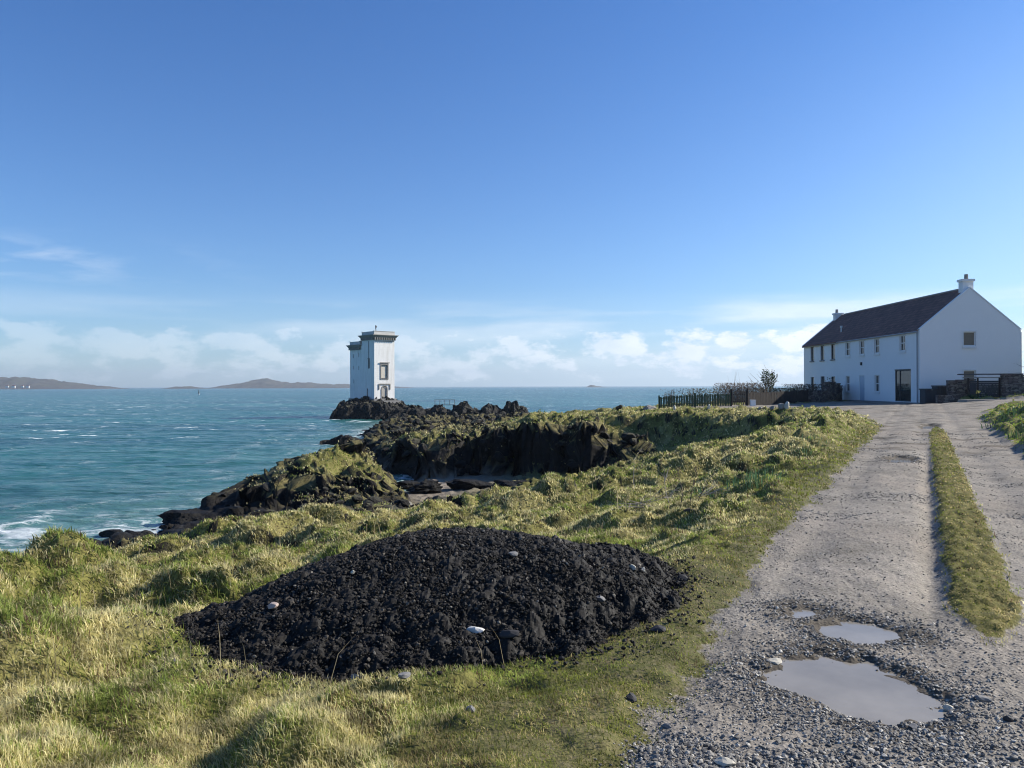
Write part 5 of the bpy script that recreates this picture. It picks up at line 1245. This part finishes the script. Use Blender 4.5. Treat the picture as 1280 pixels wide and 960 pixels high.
# ------------------------------------------------------------------ twigs, brambles, shrubs
M_twig = simple('bleached_twig', (.30, .26, .22), .85, .3, 20); M_bark = simple('dark_bark', (.065, .05, .04), .9, .3, 10)
def branch(mb, p, d, L_, r, lv, rr_, spread=.6, kids=3, wob=.12):
    pts = [Vector(p)]; d = Vector(d).normalized(); n = 4
    for i in range(n):
        d = (d + Vector((rr_.gauss(0, wob), rr_.gauss(0, wob), rr_.gauss(0, wob)))).normalized(); pts.append(pts[-1] + d * L_ / n)
    mb.tube(pts, [r * (1 - .16 * i) for i in range(n + 1)], 4, cap=False)
    tips = [pts[-1]]
    if lv > 0:
        for k in range(kids):
            q = pts[rr_.randint(1, n)]; nd = (d + Vector((rr_.gauss(0, spread), rr_.gauss(0, spread), rr_.gauss(0, spread)))).normalized()
            tips += branch(mb, q, nd, L_ * rr_.uniform(.5, .75), r * .6, lv - 1, rr_, spread, kids, wob)
    return tips
GT = 'fallen bleached twigs on the field'
for i, (px, py, L_, d, lb) in enumerate(((790, 632, .9, (.9, .2, .15), 'tangle of bleached twigs lying left of the daffodil leaves'), (836, 630, .75, (-.25, .0, 1), 'upright pale twig leaning out of the turf'), (862, 629, .8, (.3, .2, .8), 'dark forked twig standing between pale twigs and daffodils'),
        (873, 622, .7, (1, .3, .35), 'low arching twig touching the small daffodil clump'), (793, 612, 1.0, (-.25, .1, 1), 'tall thin bent stalk at the far rim of the field'), (812, 634, .7, (-1, .1, .1), 'flat pale twig heap lying in the grass'))):
    x, y, z = pix(px, py); m = MB(); rr_ = random.Random(300 + i)
    for q in range(1 if i in (1, 4) else 3): branch(m, (rr_.uniform(-.15, .15) * (q > 0), rr_.uniform(-.1, .1) * (q > 0), 0), d, L_ * .55, .007, 1 if i == 4 else 2, rr_, .45, 2)
    o = m.build('fallen_twig', M_bark if i == 2 else M_twig); o.location = (x, y, z); tag(o, lb, 'twig', GT)
def leafy(x, y, rx, ry, h, n, ls, cols, label, name='shrub', seed=1, stems=7, z0=None, crown_lo=.25, stemh=None, cat='shrub', ball=False, lv=2, group=None, stem_r=.02):
    r = np.random.default_rng(seed); rr_ = random.Random(seed); zz = gz(x, y) if z0 is None else z0; root = empty(name, (x, y, zz)); tag(root, label, cat, group)
    m = MB()
    for i in range(stems):
        a = rr_.uniform(0, 6.28); branch(m, (rr_.uniform(-.3, .3) * rx, rr_.uniform(-.3, .3) * ry, -.05), (math.cos(a) * .5 * rx / h, math.sin(a) * .5 * ry / h, 1), (stemh or h) * .62, stem_r, lv, rr_, .55, 3)
    m.build('stem', M_bark, root)
    if n:
        k = n * 3; p = r.uniform(-1, 1, (k, 3)); rad = np.linalg.norm(p, axis=1) if ball else np.hypot(p[:, 0], p[:, 1]) ** 2 + np.clip(p[:, 2], 0, 1) ** 2
        lump = fbm(p[:, 0] * 2.3 + seed, p[:, 1] * 2.3 + p[:, 2] * 2.9, 3, seed); ok = rad + .45 * lump < .95; p = p[ok][:n]; lump = lump[ok][:n]; k = len(p)
        if ball: c = np.stack([p[:, 0] * rx, p[:, 1] * ry, h * (crown_lo + (1 - crown_lo) * (.5 + p[:, 2] * .5))], 1)
        else: c = np.stack([p[:, 0] * rx, p[:, 1] * ry, h * np.abs(p[:, 2])], 1)
        e1 = r.normal(size=(k, 3)); e1 /= np.linalg.norm(e1, axis=1)[:, None]; e2 = np.cross(e1, r.normal(size=(k, 3))); e2 /= np.linalg.norm(e2, axis=1)[:, None]; s = ls * r.uniform(.6, 1.3, (k, 1))
        V_ = np.stack([c - e1 * s, c + e2 * s * .45, c + e1 * s, c - e2 * s * .45], 1).reshape(-1, 3); u = r.random((k, 1)); col = np.array(cols[0]) * (1 - u) + np.array(cols[1]) * u
        np_mesh('foliage', V_, np.arange(k * 4), np.full(k, 4), M_blade, smooth=False, attrs=dict(col=np.repeat(col, 4, 0)), parent=root)
    return root
BR = ((.075, .05, .04), (.17, .125, .085)); DG = ((.02, .035, .015), (.06, .08, .03)); OG = ((.05, .06, .025), (.13, .13, .05))
leafy(18.0, 60.5, 2.2, 1.4, 1.6, 9000, .05, BR, 'rounded russet bramble thicket behind the gate', 'bramble', 501, 18, cat='bramble')
leafy(21.2, 62.0, 1.9, 1.2, 1.2, 6000, .05, (BR[0], OG[1]), 'low dark scrub below the small tree', 'shrub', 502, 12)
leafy(24.6, 64.5, 1.9, 1.2, 1.45, 7000, .05, BR, 'russet thicket beside the far house corner', 'bramble', 503, 14, cat='bramble')
leafy(12.2, 59.5, .8, .6, 1.35, 160, .06, BR, 'sparse twiggy bush behind the sea end of the green fence', 'shrub', 504, 14, lv=2)
leafy(20.4, 61.0, .62, .6, 2.75, 620, .085, DG, 'small dark evergreen tree with round crown above the brown fence', 'small_tree', 505, 6, crown_lo=.42, ball=True, cat='tree', stem_r=.035)
leafy(17.8, 61.0, 1.6, .8, 2.5, 0, .05, BR, 'tall bare thin whips rising out of the bramble thicket', 'bare_shrub', 506, 16, stemh=2.7, lv=1, cat='shrub', stem_r=.008)
leafy(14.2, 58.2, 1.7, .5, 1.25, 1400, .06, (OG[0], BR[1]), 'low weedy growth along the back of the green fence', 'shrub', 507, 10)
leafy(27.6, 66.9, .5, .4, 2.0, 260, .07, OG, 'thin climbing shrub at the step in the house front', 'shrub', 508, 8, z0=4.7)
leafy(36.0, 50.3, 1.5, .9, 3.4, 300, .06, BR, 'bare twiggy shrub behind the tall wall by the gable', 'bare_shrub', 509, 26, z0=5.3, stemh=3.3, lv=2, stem_r=.016)
leafy(38.5, 50.8, 1.4, .9, 3.0, 1800, .07, BR, 'russet hedge end behind the tall wall at the right edge', 'bramble', 510, 10, z0=5.3, cat='bramble')
leafy(31.4, 50.2, .9, .4, .8, 900, .06, DG, 'dark leafy weeds at the foot of the stepped wall', 'shrub', 511, 8)
# ------------------------------------------------------------------ sea air
def haze():
    m = bpy.data.materials.new('sea_air'); m.use_nodes = True; n = m.node_tree.nodes; n.clear()
    o = n.new('ShaderNodeOutputMaterial'); v = n.new('ShaderNodeVolumePrincipled'); v.inputs['Density'].default_value = HAZE_D; v.inputs['Color'].default_value = (.80, .90, 1, 1); v.inputs['Anisotropy'].default_value = .3
    m.node_tree.links.new(v.outputs[0], o.inputs['Volume'])
    b = MB(); b.box(-9000, 9000, -3000, 9000, -6, 180); tag(b.build('haze', m), kind='stuff')
HAZE_D = .00010
haze()
